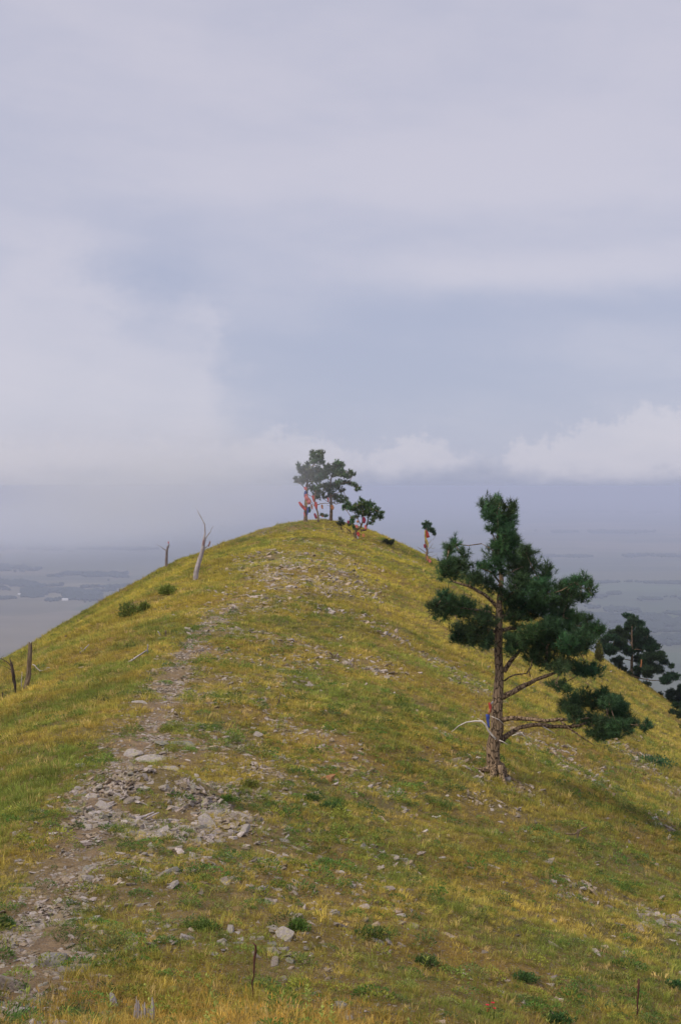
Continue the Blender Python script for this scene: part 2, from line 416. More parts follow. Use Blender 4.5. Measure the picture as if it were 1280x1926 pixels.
# ------------------------------------------------------------------ haze and mist
def box(name,lo,hi):
    v=[(x,y,z) for x in (lo[0],hi[0]) for y in (lo[1],hi[1]) for z in (lo[2],hi[2])]
    f=[(0,1,3,2),(4,6,7,5),(0,4,5,1),(2,3,7,6),(0,2,6,4),(1,5,7,3)]
    return mk_mesh(name,np.array(v,float),f)
m,n,o=new_mat('haze_air'); pv=n.nodes.new('ShaderNodeVolumePrincipled')
pv.inputs['Color'].default_value=(.65,.715,.94,1); pv.inputs['Density'].default_value=1.75e-4; pv.inputs['Anisotropy'].default_value=0.0
n.links.new(pv.outputs[0],o.inputs['Volume'])
hz=box('haze',(-50000,-50000,-336),(50000,50000,6)); hz.materials.append(m); obj('haze',hz,kind='stuff')
def mist(name,c,rad,dens):
    import bmesh
    bm=bmesh.new(); bmesh.ops.create_icosphere(bm,subdivisions=4,radius=1.0); me=bpy.data.meshes.new(name); bm.to_mesh(me); bm.free()
    m,n,o=new_mat(name+'_air'); p=objco(n); s=n.nodes.new('ShaderNodeVectorMath'); s.operation='LENGTH'; n.links.new(p,s.inputs[0])
    L=E(s.outputs['Value']); fall=ss(L,1.0,.05); nn=noise(p,2.2,3,.5)*1.6-.3
    pv=n.nodes.new('ShaderNodeVolumePrincipled'); pv.inputs['Color'].default_value=(.86,.90,1,1)
    n.links.new((fall*E.m('MAXIMUM',nn,0.0)*dens).s,pv.inputs['Density']); n.links.new(pv.outputs[0],o.inputs['Volume'])
    me.materials.append(m); ob=obj(name,me,loc=c,kind='stuff'); ob.scale=rad; return ob
mist('mist',(-13,98,.4),(17,30,5.2),.10)
mist('mist',(-900,3300,-95),(800,1300,98),.0026)

# ------------------------------------------------------------------ prototypes for scattered vegetation and scree
PROTO=bpy.data.collections.new('scatter_shapes')
def proto_col(name,meshes):
    c=bpy.data.collections.new(name)
    for i,me in enumerate(meshes):
        o=bpy.data.objects.new('%s_%02d'%(name,i),me); c.objects.link(o)
    return c
def blades(n,h,spread,w,lean,mat,head=False,seed=0):
    R=random.Random(seed); V=[];Fc=[];C=[]
    for i in range(n):
        a=R.uniform(0,6.283); r=spread*math.sqrt(R.random()); bx,by=r*math.cos(a),r*math.sin(a)
        la=a+R.uniform(-.9,.9); ln=lean*R.uniform(.2,1.2); hh=h*R.uniform(.5,1.1)
        dx,dy=math.cos(la)*ln*hh,math.sin(la)*ln*hh; fa=R.uniform(0,3.14); wx,wy=math.cos(fa)*w/2,math.sin(fa)*w/2
        b=len(V); V+=[(bx-wx,by-wy,-.02),(bx+wx,by+wy,-.02),(bx+dx*.4+wx*.8,by+dy*.4+wy*.8,hh*.6),(bx+dx*.4-wx*.8,by+dy*.4-wy*.8,hh*.6),(bx+dx,by+dy,hh*(1-.3*ln))]
        Fc+=[(b,b+1,b+2,b+3),(b+3,b+2,b+4)]; sh=R.uniform(.7,1.3); C+=[(sh,sh,sh*R.uniform(.8,1.1))]*5
        if head and i%2==0:
            b=len(V); x,y,z=bx+dx,by+dy,hh*(1-.3*ln)
            V+=[(x-w,y,z-.01),(x+w,y,z-.01),(x,y,z+.05),(x,y-w,z-.01),(x,y+w,z-.01)]; Fc+=[(b,b+1,b+2),(b+3,b+4,b+2)]; C+=[(1.35,1.2,1.0)]*5
    me=mk_mesh('tuft',np.array(V),Fc,mat)
    a=me.attributes.new('blade','FLOAT_COLOR','POINT'); c=np.ones((len(V),4),np.float32); c[:,:3]=C; a.data.foreach_set('color',c.ravel()); return me
def herb(n,r,h,lw,ll,mat,seed=0):
    R=random.Random(seed); V=[];Fc=[];C=[]
    for i in range(n):
        a=R.uniform(0,6.283); q=math.sqrt(R.random()); x,y=q*r*math.cos(a),q*r*math.sin(a); z=h*(1-q*q*.8)*R.uniform(.35,1.1)
        up=R.uniform(.2,1.3); d=Vector((math.cos(a)*1.0,math.sin(a),up)).normalized(); s=d.cross(Vector((R.gauss(0,1),R.gauss(0,1),R.gauss(0,1)))).normalized()
        p=Vector((x,y,z)); b=len(V); V+=[tuple(p),tuple(p+d*ll*.5+s*lw),tuple(p+d*ll),tuple(p+d*ll*.5-s*lw)]; Fc+=[(b,b+1,b+2,b+3)]
        sh=R.uniform(.65,1.35); C+=[(sh,sh,sh)]*4
    me=mk_mesh('herb',np.array(V),Fc,mat)
    a_=me.attributes.new('blade','FLOAT_COLOR','POINT'); c=np.ones((len(V),4),np.float32); c[:,:3]=C; a_.data.foreach_set('color',c.ravel()); return me
def weed(seed,mat,h=.5):
    R=random.Random(seed); V=[];Fc=[];C=[]
    for s_ in range(R.choice((1,2,3))):
        bx,by=R.uniform(-.08,.08),R.uniform(-.08,.08); lx,ly=R.uniform(-.12,.12),R.uniform(-.12,.12); hh=h*R.uniform(.7,1.1)
        b=len(V); V+=[(bx-.004,by,0),(bx+.004,by,0),(bx+lx,by+ly,hh),(bx,by-.004,0),(bx,by+.004,0)]; Fc+=[(b,b+1,b+2),(b+3,b+4,b+2)]; C+=[(.9,.95,.7)]*5
        for k in range(26):
            t=R.uniform(.15,1); a=R.uniform(0,6.28); L=.085*(1.15-t)*R.uniform(.6,1.2)+.015; p=Vector((bx+lx*t,by+ly*t,hh*t)); d=Vector((math.cos(a),math.sin(a),R.uniform(.2,.9))).normalized()
            s=d.cross(Vector((0,0,1))).normalized()*.008; b=len(V); V+=[tuple(p),tuple(p+d*L*.5+s),tuple(p+d*L),tuple(p+d*L*.5-s)]; Fc+=[(b,b+1,b+2,b+3)]; sh=R.uniform(.8,1.3); C+=[(sh,sh,sh)]*4
    me=mk_mesh('weed',np.array(V),Fc,mat)
    a_=me.attributes.new('blade','FLOAT_COLOR','POINT'); c=np.ones((len(V),4),np.float32); c[:,:3]=C; a_.data.foreach_set('color',c.ravel()); return me
import bmesh
def shard(seed,flat=.3,mat=None,n=16,long=1.5):
    R=random.Random(seed); bm=bmesh.new()
    for i in range(n):
        v=Vector((R.gauss(0,1),R.gauss(0,1),R.gauss(0,1))).normalized(); v=Vector((math.copysign(abs(v.x)**.6,v.x)*.5*long/1.2,math.copysign(abs(v.y)**.6,v.y)*.5/1.1,math.copysign(abs(v.z)**.45,v.z)*.5*flat))
        bm.verts.new(v)
    g=bmesh.ops.convex_hull(bm,input=bm.verts)
    bmesh.ops.delete(bm,geom=[x for x in g['geom_interior']+g['geom_unused'] if isinstance(x,bmesh.types.BMVert)],context='VERTS')
    me=bpy.data.meshes.new('shard'); bm.to_mesh(me); bm.free()
    if mat: me.materials.append(mat)
    return me
def scatter(name,coll,P,rot,scl,colr,idx,kind='stuff'):
    N=len(P); me=bpy.data.meshes.new(name); me.vertices.add(N); me.vertices.foreach_set('co',np.asarray(P,np.float32).ravel())
    for nm,ty,d in (('rot','FLOAT_VECTOR',rot),('scl','FLOAT_VECTOR',scl)):
        a=me.attributes.new(nm,ty,'POINT'); a.data.foreach_set('vector',np.asarray(d,np.float32).ravel())
    a=me.attributes.new('tint','FLOAT_COLOR','POINT'); c=np.ones((N,4),np.float32); c[:,:3]=colr; a.data.foreach_set('color',c.ravel())
    a=me.attributes.new('idx','INT','POINT'); a.data.foreach_set('value',np.asarray(idx,np.int32))
    o=obj(name,me,kind=kind)
    g=bpy.data.node_groups.new(name+'_scatter','GeometryNodeTree')
    g.interface.new_socket('Geometry',in_out='INPUT',socket_type='NodeSocketGeometry'); g.interface.new_socket('Geometry',in_out='OUTPUT',socket_type='NodeSocketGeometry')
    gi=g.nodes.new('NodeGroupInput'); go=g.nodes.new('NodeGroupOutput'); ci=g.nodes.new('GeometryNodeCollectionInfo'); ci.inputs[0].default_value=coll; ci.inputs['Separate Children'].default_value=True
    ip=g.nodes.new('GeometryNodeInstanceOnPoints'); ip.inputs['Pick Instance'].default_value=True
    def na(nm,ty):
        x=g.nodes.new('GeometryNodeInputNamedAttribute'); x.data_type=ty; x.inputs[0].default_value=nm; return x.outputs[0]
    g.links.new(gi.outputs[0],ip.inputs['Points']); g.links.new(ci.outputs[0],ip.inputs['Instance']); g.links.new(na('idx','INT'),ip.inputs['Instance Index'])
    g.links.new(na('rot','FLOAT_VECTOR'),ip.inputs['Rotation']); g.links.new(na('scl','FLOAT_VECTOR'),ip.inputs['Scale']); g.links.new(ip.outputs[0],go.inputs[0])
    md=o.modifiers.new('scatter','NODES'); md.node_group=g; return o

# candidate ground points seen from around the camera (with margin)
def cand(dens_near,seed):
    R=np.random.default_rng(seed); out=[]
    for y0,y1,f in ((9,16,1.0),(16,26,.8),(26,40,.52),(40,60,.32),(60,112,.17)):
        x0=-.30*y1-2; x1=.30*y1+2; n=int((y1-y0)*(x1-x0)*dens_near*f)
        x=R.uniform(x0,x1,n); y=R.uniform(y0,y1,n); out.append(np.stack([x,y],-1))
    return np.concatenate(out),R
def slope_rot(x,y):
    e=.2; dzx=(H(x+e,y)-H(x-e,y))/(2*e); dzy=(H(x,y+e)-H(x,y-e))/(2*e); return np.arctan(dzy),-np.arctan(dzx)
def gz(x,y): return H(x,y)+.02*vnoise(x*6,y*6,77)-.03*trailmask(x,y)

# GRASS
P,R=cand(215,1); x,y=P.T; w=x-XR(y); rmk=rockmask(x,y); tmk=trailmask(x,y)
patch=fbm(x/1.1,y/1.1,51,3); big=fbm(x/5,y/5,55,3)
keep=R.random(len(x))<np.clip(1.0-.98*rmk-1.1*tmk,0.04,1)*np.clip(.92+patch*1.2+np.where((w<-1),.35,0)+np.clip((y-40)/30,0,.4),.1,1)
x,y,w,patch,big=[a[keep] for a in (x,y,w,patch,big)]; N=len(x)
gp=np.clip(.5+fbm(x/2.9,y/2.9,61,3)*.75+fbm(x/.7,y/.7,66,3)*.75+R.normal(0,.10,N)+.10*vnoise(x*3,y*3,64)+np.where(w<-1.5,.14,0)*np.clip((75-y)/30,0,1)+np.clip((w-3)/10,0,.10)*np.clip((60-y)/30,0,1)-np.clip((y-45)/60,0,.12),0,1)
cgold=np.array([.485,.385,.085]); cgreen=np.array([.235,.285,.06]); cyel=np.array([.55,.47,.085]); cstraw=np.array([.58,.43,.17]); cbrown=np.array([.31,.18,.05])
far=(np.clip((y-45)/35,0,1)*np.exp(-np.maximum(w-7,0)/7))[:,None]
base=cgold*(1-far)+cyel*far; fg=np.clip((13.4-y)/1.5,0,.8)[:,None]; base=base*(1-fg)+np.array([.50,.34,.09])*fg; gp=gp*(1-.45*fg[:,0])
s=np.clip(gp*1.7-.45,0,1)[:,None]; colr=base*(1-s)+cgreen*s
br=np.clip(-patch*1.6-.1+R.normal(0,.1,N),0,1)[:,None]*(1-far*.7); colr=colr*(1-br*.45)+cbrown*br*.45
q=(R.random(N)<.10)[:,None]; colr=np.where(q,cstraw,colr)
colr=colr*R.normal(1,.25,N)[:,None].clip(.45,1.7)*(1+.35*fbm(x/3.3,y/3.3,91,3))[:,None]
size=R.lognormal(0,.33,N).clip(.4,1.8)*np.where(w>-1.2,.82,1.0)*np.clip(.85+(y-14)*.011,.85,1.5)*np.where(w<-1.5,.92,1.0)*.92
size=size*np.where(y<13.2,R.uniform(.7,1.15,N),1)*np.where((y>13.2)&(y<30)&(w>-1.2),.78,1)
idx=R.integers(0,4,N); idx=np.where((y<15)&(R.random(N)<.10)&(gp<.5),4,idx)
rot=np.stack([R.normal(0,.12,N),R.normal(.12,.12,N),R.uniform(0,6.283,N)],-1)
scl=np.stack([size*1.15,size*1.15,size*R.uniform(.5,1.0,N)],-1)
gc=proto_col('grass_shape',[blades(24,.12,.085,.0055,.8,M_GRASS,seed=1),blades(20,.16,.07,.005,.6,M_GRASS,seed=2),blades(28,.085,.10,.006,1.0,M_GRASS,seed=3),blades(24,.12,.08,.0055,.9,M_GRASS,seed=4),blades(10,.30,.07,.004,.35,M_GRASS,head=True,seed=5)])
scatter('grass',gc,np.stack([x,y,gz(x,y)],-1),rot,scl,colr,idx)
NG=N
# HERBS (low green plants)
P,R=cand(34,2); x,y=P.T; w=x-XR(y); tmk=trailmask(x,y); rmk=rockmask(x,y)
dn=np.clip(fbm(x/1.5,y/1.5,71,3)*1.5+.42,0,1)*np.where(w<-1.0,.45,1)*np.where(y>48,.25,1)*(1-tmk)
keep=R.random(len(x))<dn; x,y=x[keep],y[keep]; N=len(x)
pal=np.array([[.10,.20,.04],[.18,.25,.05],[.11,.17,.05],[.28,.30,.05],[.20,.22,.07]])
colr=pal[R.integers(0,5,N)]*R.normal(1,.18,N)[:,None].clip(.6,1.5)
size=R.lognormal(-.25,.4,N).clip(.35,1.8)*np.where(y>25,1.25,1); scl=np.stack([size,size,size*R.uniform(.7,1.3,N)],-1)
rx,ry=slope_rot(x,y); rot=np.stack([rx*.7,ry*.7,R.uniform(0,6.28,N)],-1)
hc=proto_col('herb_shape',[herb(150,.11,.08,.0045,.022,M_HERB,1),herb(120,.09,.11,.004,.03,M_HERB,2),herb(180,.14,.06,.0045,.02,M_HERB,3)])
scatter('low_herbs',hc,np.stack([x,y,gz(x,y)-.01],-1),rot,scl,colr,R.integers(0,3,N))
# WEED STALKS
P,R=cand(2.2,3); x,y=P.T; w=x-XR(y)
keep=(R.random(len(x))<np.where(w>1.5,.5,.08)*np.clip(fbm(x/2,y/2,81,2)*2+.6,0,1))&(y<60); x,y=x[keep],y[keep]; N=len(x)
colr=np.array([[.26,.30,.07]])*R.normal(1,.2,N)[:,None].clip(.5,1.5); size=R.uniform(.45,1.05,N)
scatter('weed_stalks',proto_col('weed_shape',[weed(i,M_HERB) for i in range(4)]),np.stack([x,y,gz(x,y)-.01],-1),np.stack([R.normal(0,.08,N),R.normal(0,.08,N),R.uniform(0,6.28,N)],-1),np.stack([size]*3,-1),colr,R.integers(0,4,N))

# ------------------------------------------------------------------ ROCKS: every shard from the strips; the largest in view are objects, the rest scree
R=np.random.default_rng(5); pts=[]
for si,(L,wd,dn,a,b) in enumerate(STRIPS):
    if si>1: dn=dn*(3.6 if dn<14 else 2.8 if dn<25 else 2.2)
    xs_=[p[0] for p in L]; ys_=[p[1] for p in L]; x0,x1,y0,y1=min(xs_)-wd*1.6,max(xs_)+wd*1.6,min(ys_)-wd*1.6,max(ys_)+wd*1.6
    n=int((x1-x0)*(y1-y0)*dn*1.35); x=R.uniform(x0,x1,n); y=R.uniform(y0,y1,n); dd=dist_line(x,y,L)
    pr=np.clip(1.35-dd/wd,0,1)*np.clip(.65+fbm(x/.7,y/.7,100,3)*1.6,0,1)
    k=R.random(n)<pr; x,y=x[k],y[k]; sz=a*.75+(b-a*.75)*R.random(len(x))**2.6
    pts.append(np.stack([x,y,sz,np.full(len(x),si)],-1))
P,R2=cand(30,6); x,y=P.T; k=R2.random(len(x))<np.clip(.35+fbm(x/1.6,y/1.6,120,3)*1.4,0,1)*np.where(x-XR(y)<-1.2,.12,1)*np.where(y>60,.6,1); x,y=x[k],y[k]
pts.append(np.stack([x,y,(.03+.15*R2.random(len(x))**5)*np.where(y>45,1.4,1),np.full(len(x),-1)],-1))
P=np.concatenate(pts); x,y,sz,si=P.T; z=H(x,y)
px,py=proj(x,y,z); scr_=sz*F/y; vis=(px>2)&(px<1278)&(py<1920)&(y<98)
order=np.argsort(-np.where(vis,scr_,0))[:285]; big_=np.zeros(len(x),bool); big_[order]=True
PAL=np.array([[.42,.35,.335],[.35,.30,.28],[.47,.41,.40],[.29,.22,.155],[.40,.31,.25],[.25,.205,.175]])
rx,ry=slope_rot(x,y); N=len(x)
rotA=np.stack([rx+R.normal(0,.22,N),ry+R.normal(0,.22,N),R.uniform(0,6.28,N)],-1); sclA=np.stack([sz*R.uniform(.8,1.5,N),sz*R.uniform(.6,1.0,N),sz*R.uniform(.5,1.1,N)],-1)
zz=gz(x,y)-sz*.04
sc=~big_
scatter('loose_scree',proto_col('scree_shape',[shard(i,.35 if i%2 else .5,M_ROCKI,12+i%4) for i in range(8)]),np.stack([x,y,zz],-1)[sc],rotA[sc],sclA[sc],(PAL[R.integers(0,6,N)]*R.normal(1,.13,N)[:,None])[sc],R.integers(0,8,N)[sc])
RM=[shard(50+i,(.28,.4,.55)[i%3],(M_ROCK,M_SLAB,M_SLABG,M_ROCK)[i%4],18) for i in range(14)]
def rock_info(px_,py_,yy,s_,k_,sz_):
    tone=('brownish grey','pale grey','dark grey','dull grey')[k_%4]; form=('thin flat shard','wedge shaped rock','chunky block')[k_%3]
    if sz_>26: form='larger '+form
    if s_ in (0,1,2):
        return (tone+' '+form+(' at the near end of the footpath, lower left corner' if py_>1700 else ' in the footpath gravel beside the stony mound' if py_>1480 else ' on the narrow upper footpath towards the knoll')),'rocks on the footpath'
    if s_ in (3,5): return tone+' '+form+' around the bare bedrock patch by the path','rocks by the bedrock patch'
    if s_==4: return tone+' '+form+(' on the left half' if px_<300 else ' on the right half')+' of the stony mound','shards on the stony mound'
    if py_<1180: return tone+' '+form+' in the scree below the top of the knoll','rocks on the knoll'
    if px_>820: return tone+' '+form+(' on the slope around and above the large pine foot' if py_<1540 else ' in the stony bands of the lower right slope'),'rocks on the right slope'
    if py_>1640: return tone+' '+form+(' among green plants just right of the near footpath' if px_<400 else ' among green plants in the middle foreground'),'rocks in the near foreground'
    return tone+' '+form+(' in the rubble right of the path bend' if px_<480 else ' in the grassy middle of the ridge'),'rocks along the middle ridge'
KI={int(i):n_ for n_,i in enumerate(R.permutation(order))}
for i in order:
    kk=KI[i]; lb,gp_=rock_info(px[i],py[i],y[i],int(si[i]),kk,scr_[i])
    o=obj('rock',RM[kk%12],loc=(x[i],y[i],zz[i]),label=lb,cat='rock',group=gp_); o.rotation_euler=rotA[i]; o.scale=sclA[i]

def big_rock(pxy,size,rot,mat,label,flat=.3,seed=0,name='rock',lift=.0,long=1.5):
    size*=.72; lift-=.02; p=ground(*pxy); me=shard(seed,flat,mat,26,long); o=obj(name,me,loc=(p.x,p.y,p.z+lift),label=label,cat='rock'); o.rotation_euler=rot; o.scale=(size,size,size); return o
big_rock((536,1764),.26,(.55,.25,-.7),M_SLAB,'pale pointed stone slab tilted among green plants right of the upright stake',.22,201,lift=.05)
big_rock((100,1812),.33,(.1,0,.05),M_SLABG,'thick squarish grey rock beside the footpath, largest at the lower left',.55,202,lift=.04)
big_rock((22,1858),.40,(-.2,.5,.4),M_ROCK,'slanting pinkish grey rock at the left picture edge',.5,203,lift=.03)
big_rock((38,1905),.22,(.2,.1,.9),M_SLAB,'pale rounded rock low at the left edge beside green plants',.6,204,lift=.02)
big_rock((610,1466),.50,(.25,-.3,-.4),M_ROCKR,'flat rusty red rock in the middle of the slope',.3,205,lift=.0)
big_rock((560,1448),.42,(.2,-.2,-.4),M_ROCK,'low brown grey rock just left of the rusty red one',.3,206,lift=-.02)
big_rock((345,1403),.52,(.35,.05,.9),M_SLABG,'large smooth grey slab, upper right of the bare bedrock patch',.16,207,lift=.04,long=1.8)
big_rock((285,1430),.62,(.25,.0,.3),M_SLAB,'broad pale slab in the middle of the bare bedrock patch',.12,208,lift=.03,long=1.6)
big_rock((250,1418),.42,(.3,.1,-.5),M_SLAB,'pale cracked slab at the left end of the bedrock patch',.16,209,lift=.03)
big_rock((318,1447),.42,(.22,.0,.1),M_SLAB,'pale slab at the lower end of the bedrock patch',.14,210,lift=.02)
big_rock((305,1398),.36,(.3,.0,1.2),M_SLABG,'grey slab at the upper edge of the bedrock patch',.16,211,lift=.02)
big_rock((194,1517),.30,(.4,.3,-.5),M_SLAB,'pale rock with plants around it left of the stony mound',.4,212,lift=.02)
big_rock((152,1442),.26,(.3,.1,.4),M_SLAB,'lone pale rock in the grass left of the bedrock patch',.4,213,lift=.02)
big_rock((262,1322),.42,(.3,.0,.3),M_SLAB,'pale flat rock at the left side of the path bend above the bedrock patch',.3,214,lift=.0)
big_rock((485,1385),.26,(.9,.2,-.5),M_SLAB,'light angular rock standing on edge in the middle ridge rubble',.35,215,lift=.03)
big_rock((390,1555),.30,(.5,.7,-.8),M_SLAB,'long pale shard leaning on the right flank of the stony mound',.2,216,lift=.07,long=2.0)
big_rock((215,1890),.20,(.2,1.2,.3),M_SLAB,'upright pale pointed stone near the weathered stump',.35,217,lift=.04)
big_rock((945,1466),.42,(.3,.3,-.3),M_SLAB,'pale rock at the foot of the large pine on its right',.5,218,lift=.05)
big_rock((922,1450),.34,(.4,.2,.4),M_SLABG,'grey rock at the foot of the large pine on its left',.5,219,lift=.05)

# ------------------------------------------------------------------ PINES
def needle_tufts(P,Dn,L,nn,wd,base,seed,var=.34):
    """P tuft centres, Dn tuft axis, merged triangles"""
    R=np.random.default_rng(seed); T=len(P)
    ax=Dn/np.linalg.norm(Dn,axis=1,keepdims=True)
    a=R.normal(size=(T,nn,3)); a/=np.linalg.norm(a,axis=2,keepdims=True)
    d=a*.9+ax[:,None,:]*.75; d/=np.linalg.norm(d,axis=2,keepdims=True)
    root=P[:,None,:]+ax[:,None,:]*(R.uniform(-.5,.5,(T,nn,1))*L)
    tip=root+d*L*R.uniform(.7,1.15,(T,nn,1))
    s=np.cross(d,R.normal(size=(T,nn,3))); s/=np.linalg.norm(s,axis=2,keepdims=True); s*=wd/2
    V=np.stack([root-s,root+s,tip],2).reshape(-1,3)
    Fc=np.arange(len(V)).reshape(-1,3)
    tc_=base*(R.normal(1,var,(T,1,1))).clip(.45,1.8)*np.ones((T,nn,1))*R.normal(1,.15,(T,nn,1)).clip(.5,1.5)
    C=np.repeat(tc_.reshape(T*nn,-1),3,axis=0)
    if C.shape[1]==1: C=C*base
    return V,Fc,C
def pine(name,label,basepx,scale0,z0,trunk,branches,clumps,needle,tuft_m,dens,colr,dcrown=1.0,group=None,seed=0,yaw=0,bark=None,wd=.006,nn=34,base=None,cat='tree',rm_=1.1):
    """trunk/branches/clumps given as (zoom x, zoom y, ...) around basepx; z0=(ox,oy,k) maps to photo px"""
    random.seed(seed+5); R=np.random.default_rng(seed+9)
    ox,oy,k=z0
    B=ground(*basepx) if base is None else base; m=B.y/F      # metres per photo px at the tree's distance
    def L(zx,zy,dy=0): return Vector(((ox+zx/k-basepx[0])*m,dy,(basepx[1]-(oy+zy/k))*m))
    root=bpy.data.objects.new(name,None); COL.objects.link(root); root.location=B; tag(root,label,cat,group)
    root.empty_display_size=.5
    bm_=bark or M_BARK
    skel=[]
    def limb(nm,pts,parent,n=8,rough=.06,wob=.0,jag=0):
        P=[L(p[0],p[1],p[3] if len(p)>3 else 0) for p in pts]; Rr=[p[2]/k*m/2 for p in pts]
        P2,R2_=resample(P,Rr,max(.12,.06*abs(P[-1].z-P[0].z)),wob); skel.extend(P2)
        b=MB(); b.tube(P2,R2_,n,rough,jag=jag); o=obj(nm,b.mesh(nm,bm_),root); return o
    tr=list(trunk); t0=tr[0]; below=(t0[0],t0[1]+.35*k/m*.6,t0[2]*1.35); tr=[below,(t0[0],t0[1]-1,t0[2]*1.12)]+tr[1:]
    limb('trunk',tr,root,14,.07,.006)
    for i,b in enumerate(branches): limb('branch',b,root,8,.08,.012)
    base_c0=np.array(colr); tw=MB(); sk=list(skel)
    for i,c in enumerate(clumps):
        cx,cy,rx,ry=c[:4]; cen=L(cx,cy); a_=rx/k*m*rm_; b_=ry/k*m*rm_
        dyc=c[4] if len(c)>4 else random.uniform(-1,1)*dcrown*.5*(.5+min(1.2,abs(cen.x)/(1.0)))
        cen.y=dyc; cc=(a_+b_)*.5; 
        ns=max(8,int(dens*15*a_*b_/(tuft_m**2)))
        u=R.normal(size=(ns,3)); u/=np.linalg.norm(u,axis=1,keepdims=True); r_=R.random((ns,1))**.4
        Pn=u*r_*np.array([a_,max(cc,.7*a_),b_])*(1+.25*R.normal(size=(ns,1)).clip(-1,1))+np.array(cen)
        Dn=u*.7+np.array([0,0,.75])+R.normal(0,.25,(ns,3))
        base_c=base_c0*random.uniform(.8,1.25)*np.array([random.uniform(.85,1.3),1,random.uniform(.85,1.1)])
        V,Fc,C=needle_tufts(Pn,Dn,needle,nn,wd,base_c,seed*100+i)
        V2=V
        me=mk_mesh('foliage',V2,Fc,M_NEED,False,C); obj('foliage_clump',me,root)
        # twigs: nearest skeleton point to the clump
        q=min(sk,key=lambda s_:(s_-cen).length)
        mid=(q+cen)*.5+Vector((0,0,-.06*(cen-q).length)); r0=max(.004,min(.014,.03*(cen-q).length+.004))*(1.6 if needle>.14 else 1)
        tw.tube([q,mid,cen],[r0,r0*.8,r0*.5],5,.1)
        for j in range(min(10,ns)):
            e=Vector(Pn[j]); tw.tube([cen.lerp(q,.25),cen.lerp(e,.6)+Vector((0,0,-.02)),e],[r0*.45,r0*.3,r0*.15],4)
        sk.append(cen.copy())
    obj('twigs',tw.mesh('twigs',bm_),root)
    return root,B,m
Z1=(760,900,2.4615)
big_clumps=[(385,115,42,32),(430,105,30,22),(470,130,34,34),(395,160,40,35),(440,185,42,42),(495,190,38,45),(460,220,36,30),(398,228,26,18),
 (480,270,44,36),(455,300,52,34),(505,300,48,34),(540,330,38,28),(430,340,52,36),(470,350,46,30),(560,345,20,16),
 (190,305,16,22),(232,300,20,26),(262,345,24,24),(215,345,24,18),(175,385,38,30),(225,390,44,36),(180,425,44,30),(245,425,48,38),(300,450,44,30),(335,475,34,22),(290,400,26,18),
 (350,392,34,16),(378,412,26,18),(380,480,36,34),(410,510,26,26),
 (530,400,48,34),(600,400,48,30),(640,430,34,44),(560,450,58,44),(510,470,52,40),(620,480,48,36),(570,510,56,34),(490,530,42,30),(640,520,40,28),
 (750,465,30,20),(800,465,36,28),(825,500,22,32),(780,510,46,34),(720,510,42,34),(700,560,46,34),(760,560,50,30),(800,545,32,22),
 (130,575,40,24),(165,520,26,20),(180,560,44,34),(220,600,44,38),(170,610,40,26),(260,580,44,38),(300,600,40,34),(330,640,44,34),(375,620,34,26),(280,640,40,28),(390,660,32,28),
 (260,700,44,36),(310,690,40,36),(290,745,46,32),(350,730,50,38),(390,760,34,34),(240,735,26,22),
 (500,580,46,36),(560,575,54,38),(630,580,58,38),(690,620,60,44),(600,720,56,38),(660,690,50,36,-.6),(440,300,40,34,-.35),(425,400,38,36,-.4),(455,250,34,30,-.3),(1020,1120,50,34),(1050,1140,40,30),(1070,1110,30,22),(900,1185,50,28),(760,1075,34,26),(930,1010,40,34),(1010,1050,34,26),(1000,1080,44,30),(500,740,40,34),(560,735,44,32),(720,740,50,34),(620,570,40,34),(480,640,34,30),(590,630,58,38),(510,640,46,34),(650,670,58,38),(740,640,48,38),(790,650,44,30),(830,680,44,36),(720,690,52,38),(560,690,52,34),(790,710,52,36),(850,720,44,34),(880,690,38,30),(910,715,32,30),(870,660,28,18),(680,730,48,34),(760,750,56,32),(830,760,46,28),
 (490,740,38,30),(480,780,30,26),(540,770,50,30),(590,800,46,30),(640,780,50,34),(700,790,50,32),(650,840,54,34),(600,840,34,24),(760,800,48,26),(700,850,44,28),(820,800,40,20),
 (760,860,46,22),(810,870,46,26),(860,880,42,30),(885,900,26,22),(840,915,30,16),
 (670,930,34,18),(710,945,34,18),(750,965,24,11),
 (900,1000,34,28),(860,1015,34,26),(780,1040,40,26),(740,1050,28,20),(830,1060,46,34),(890,1050,46,36),(940,1040,40,34),(980,1060,38,30),(1030,1080,42,26),(1060,1095,26,18),(800,1090,48,32),(870,1110,52,36),(940,1110,54,34),(1000,1110,40,24),(870,1150,48,30),(940,1160,52,32),(1000,1170,42,24),(1045,1160,26,18),(980,1195,30,14)]
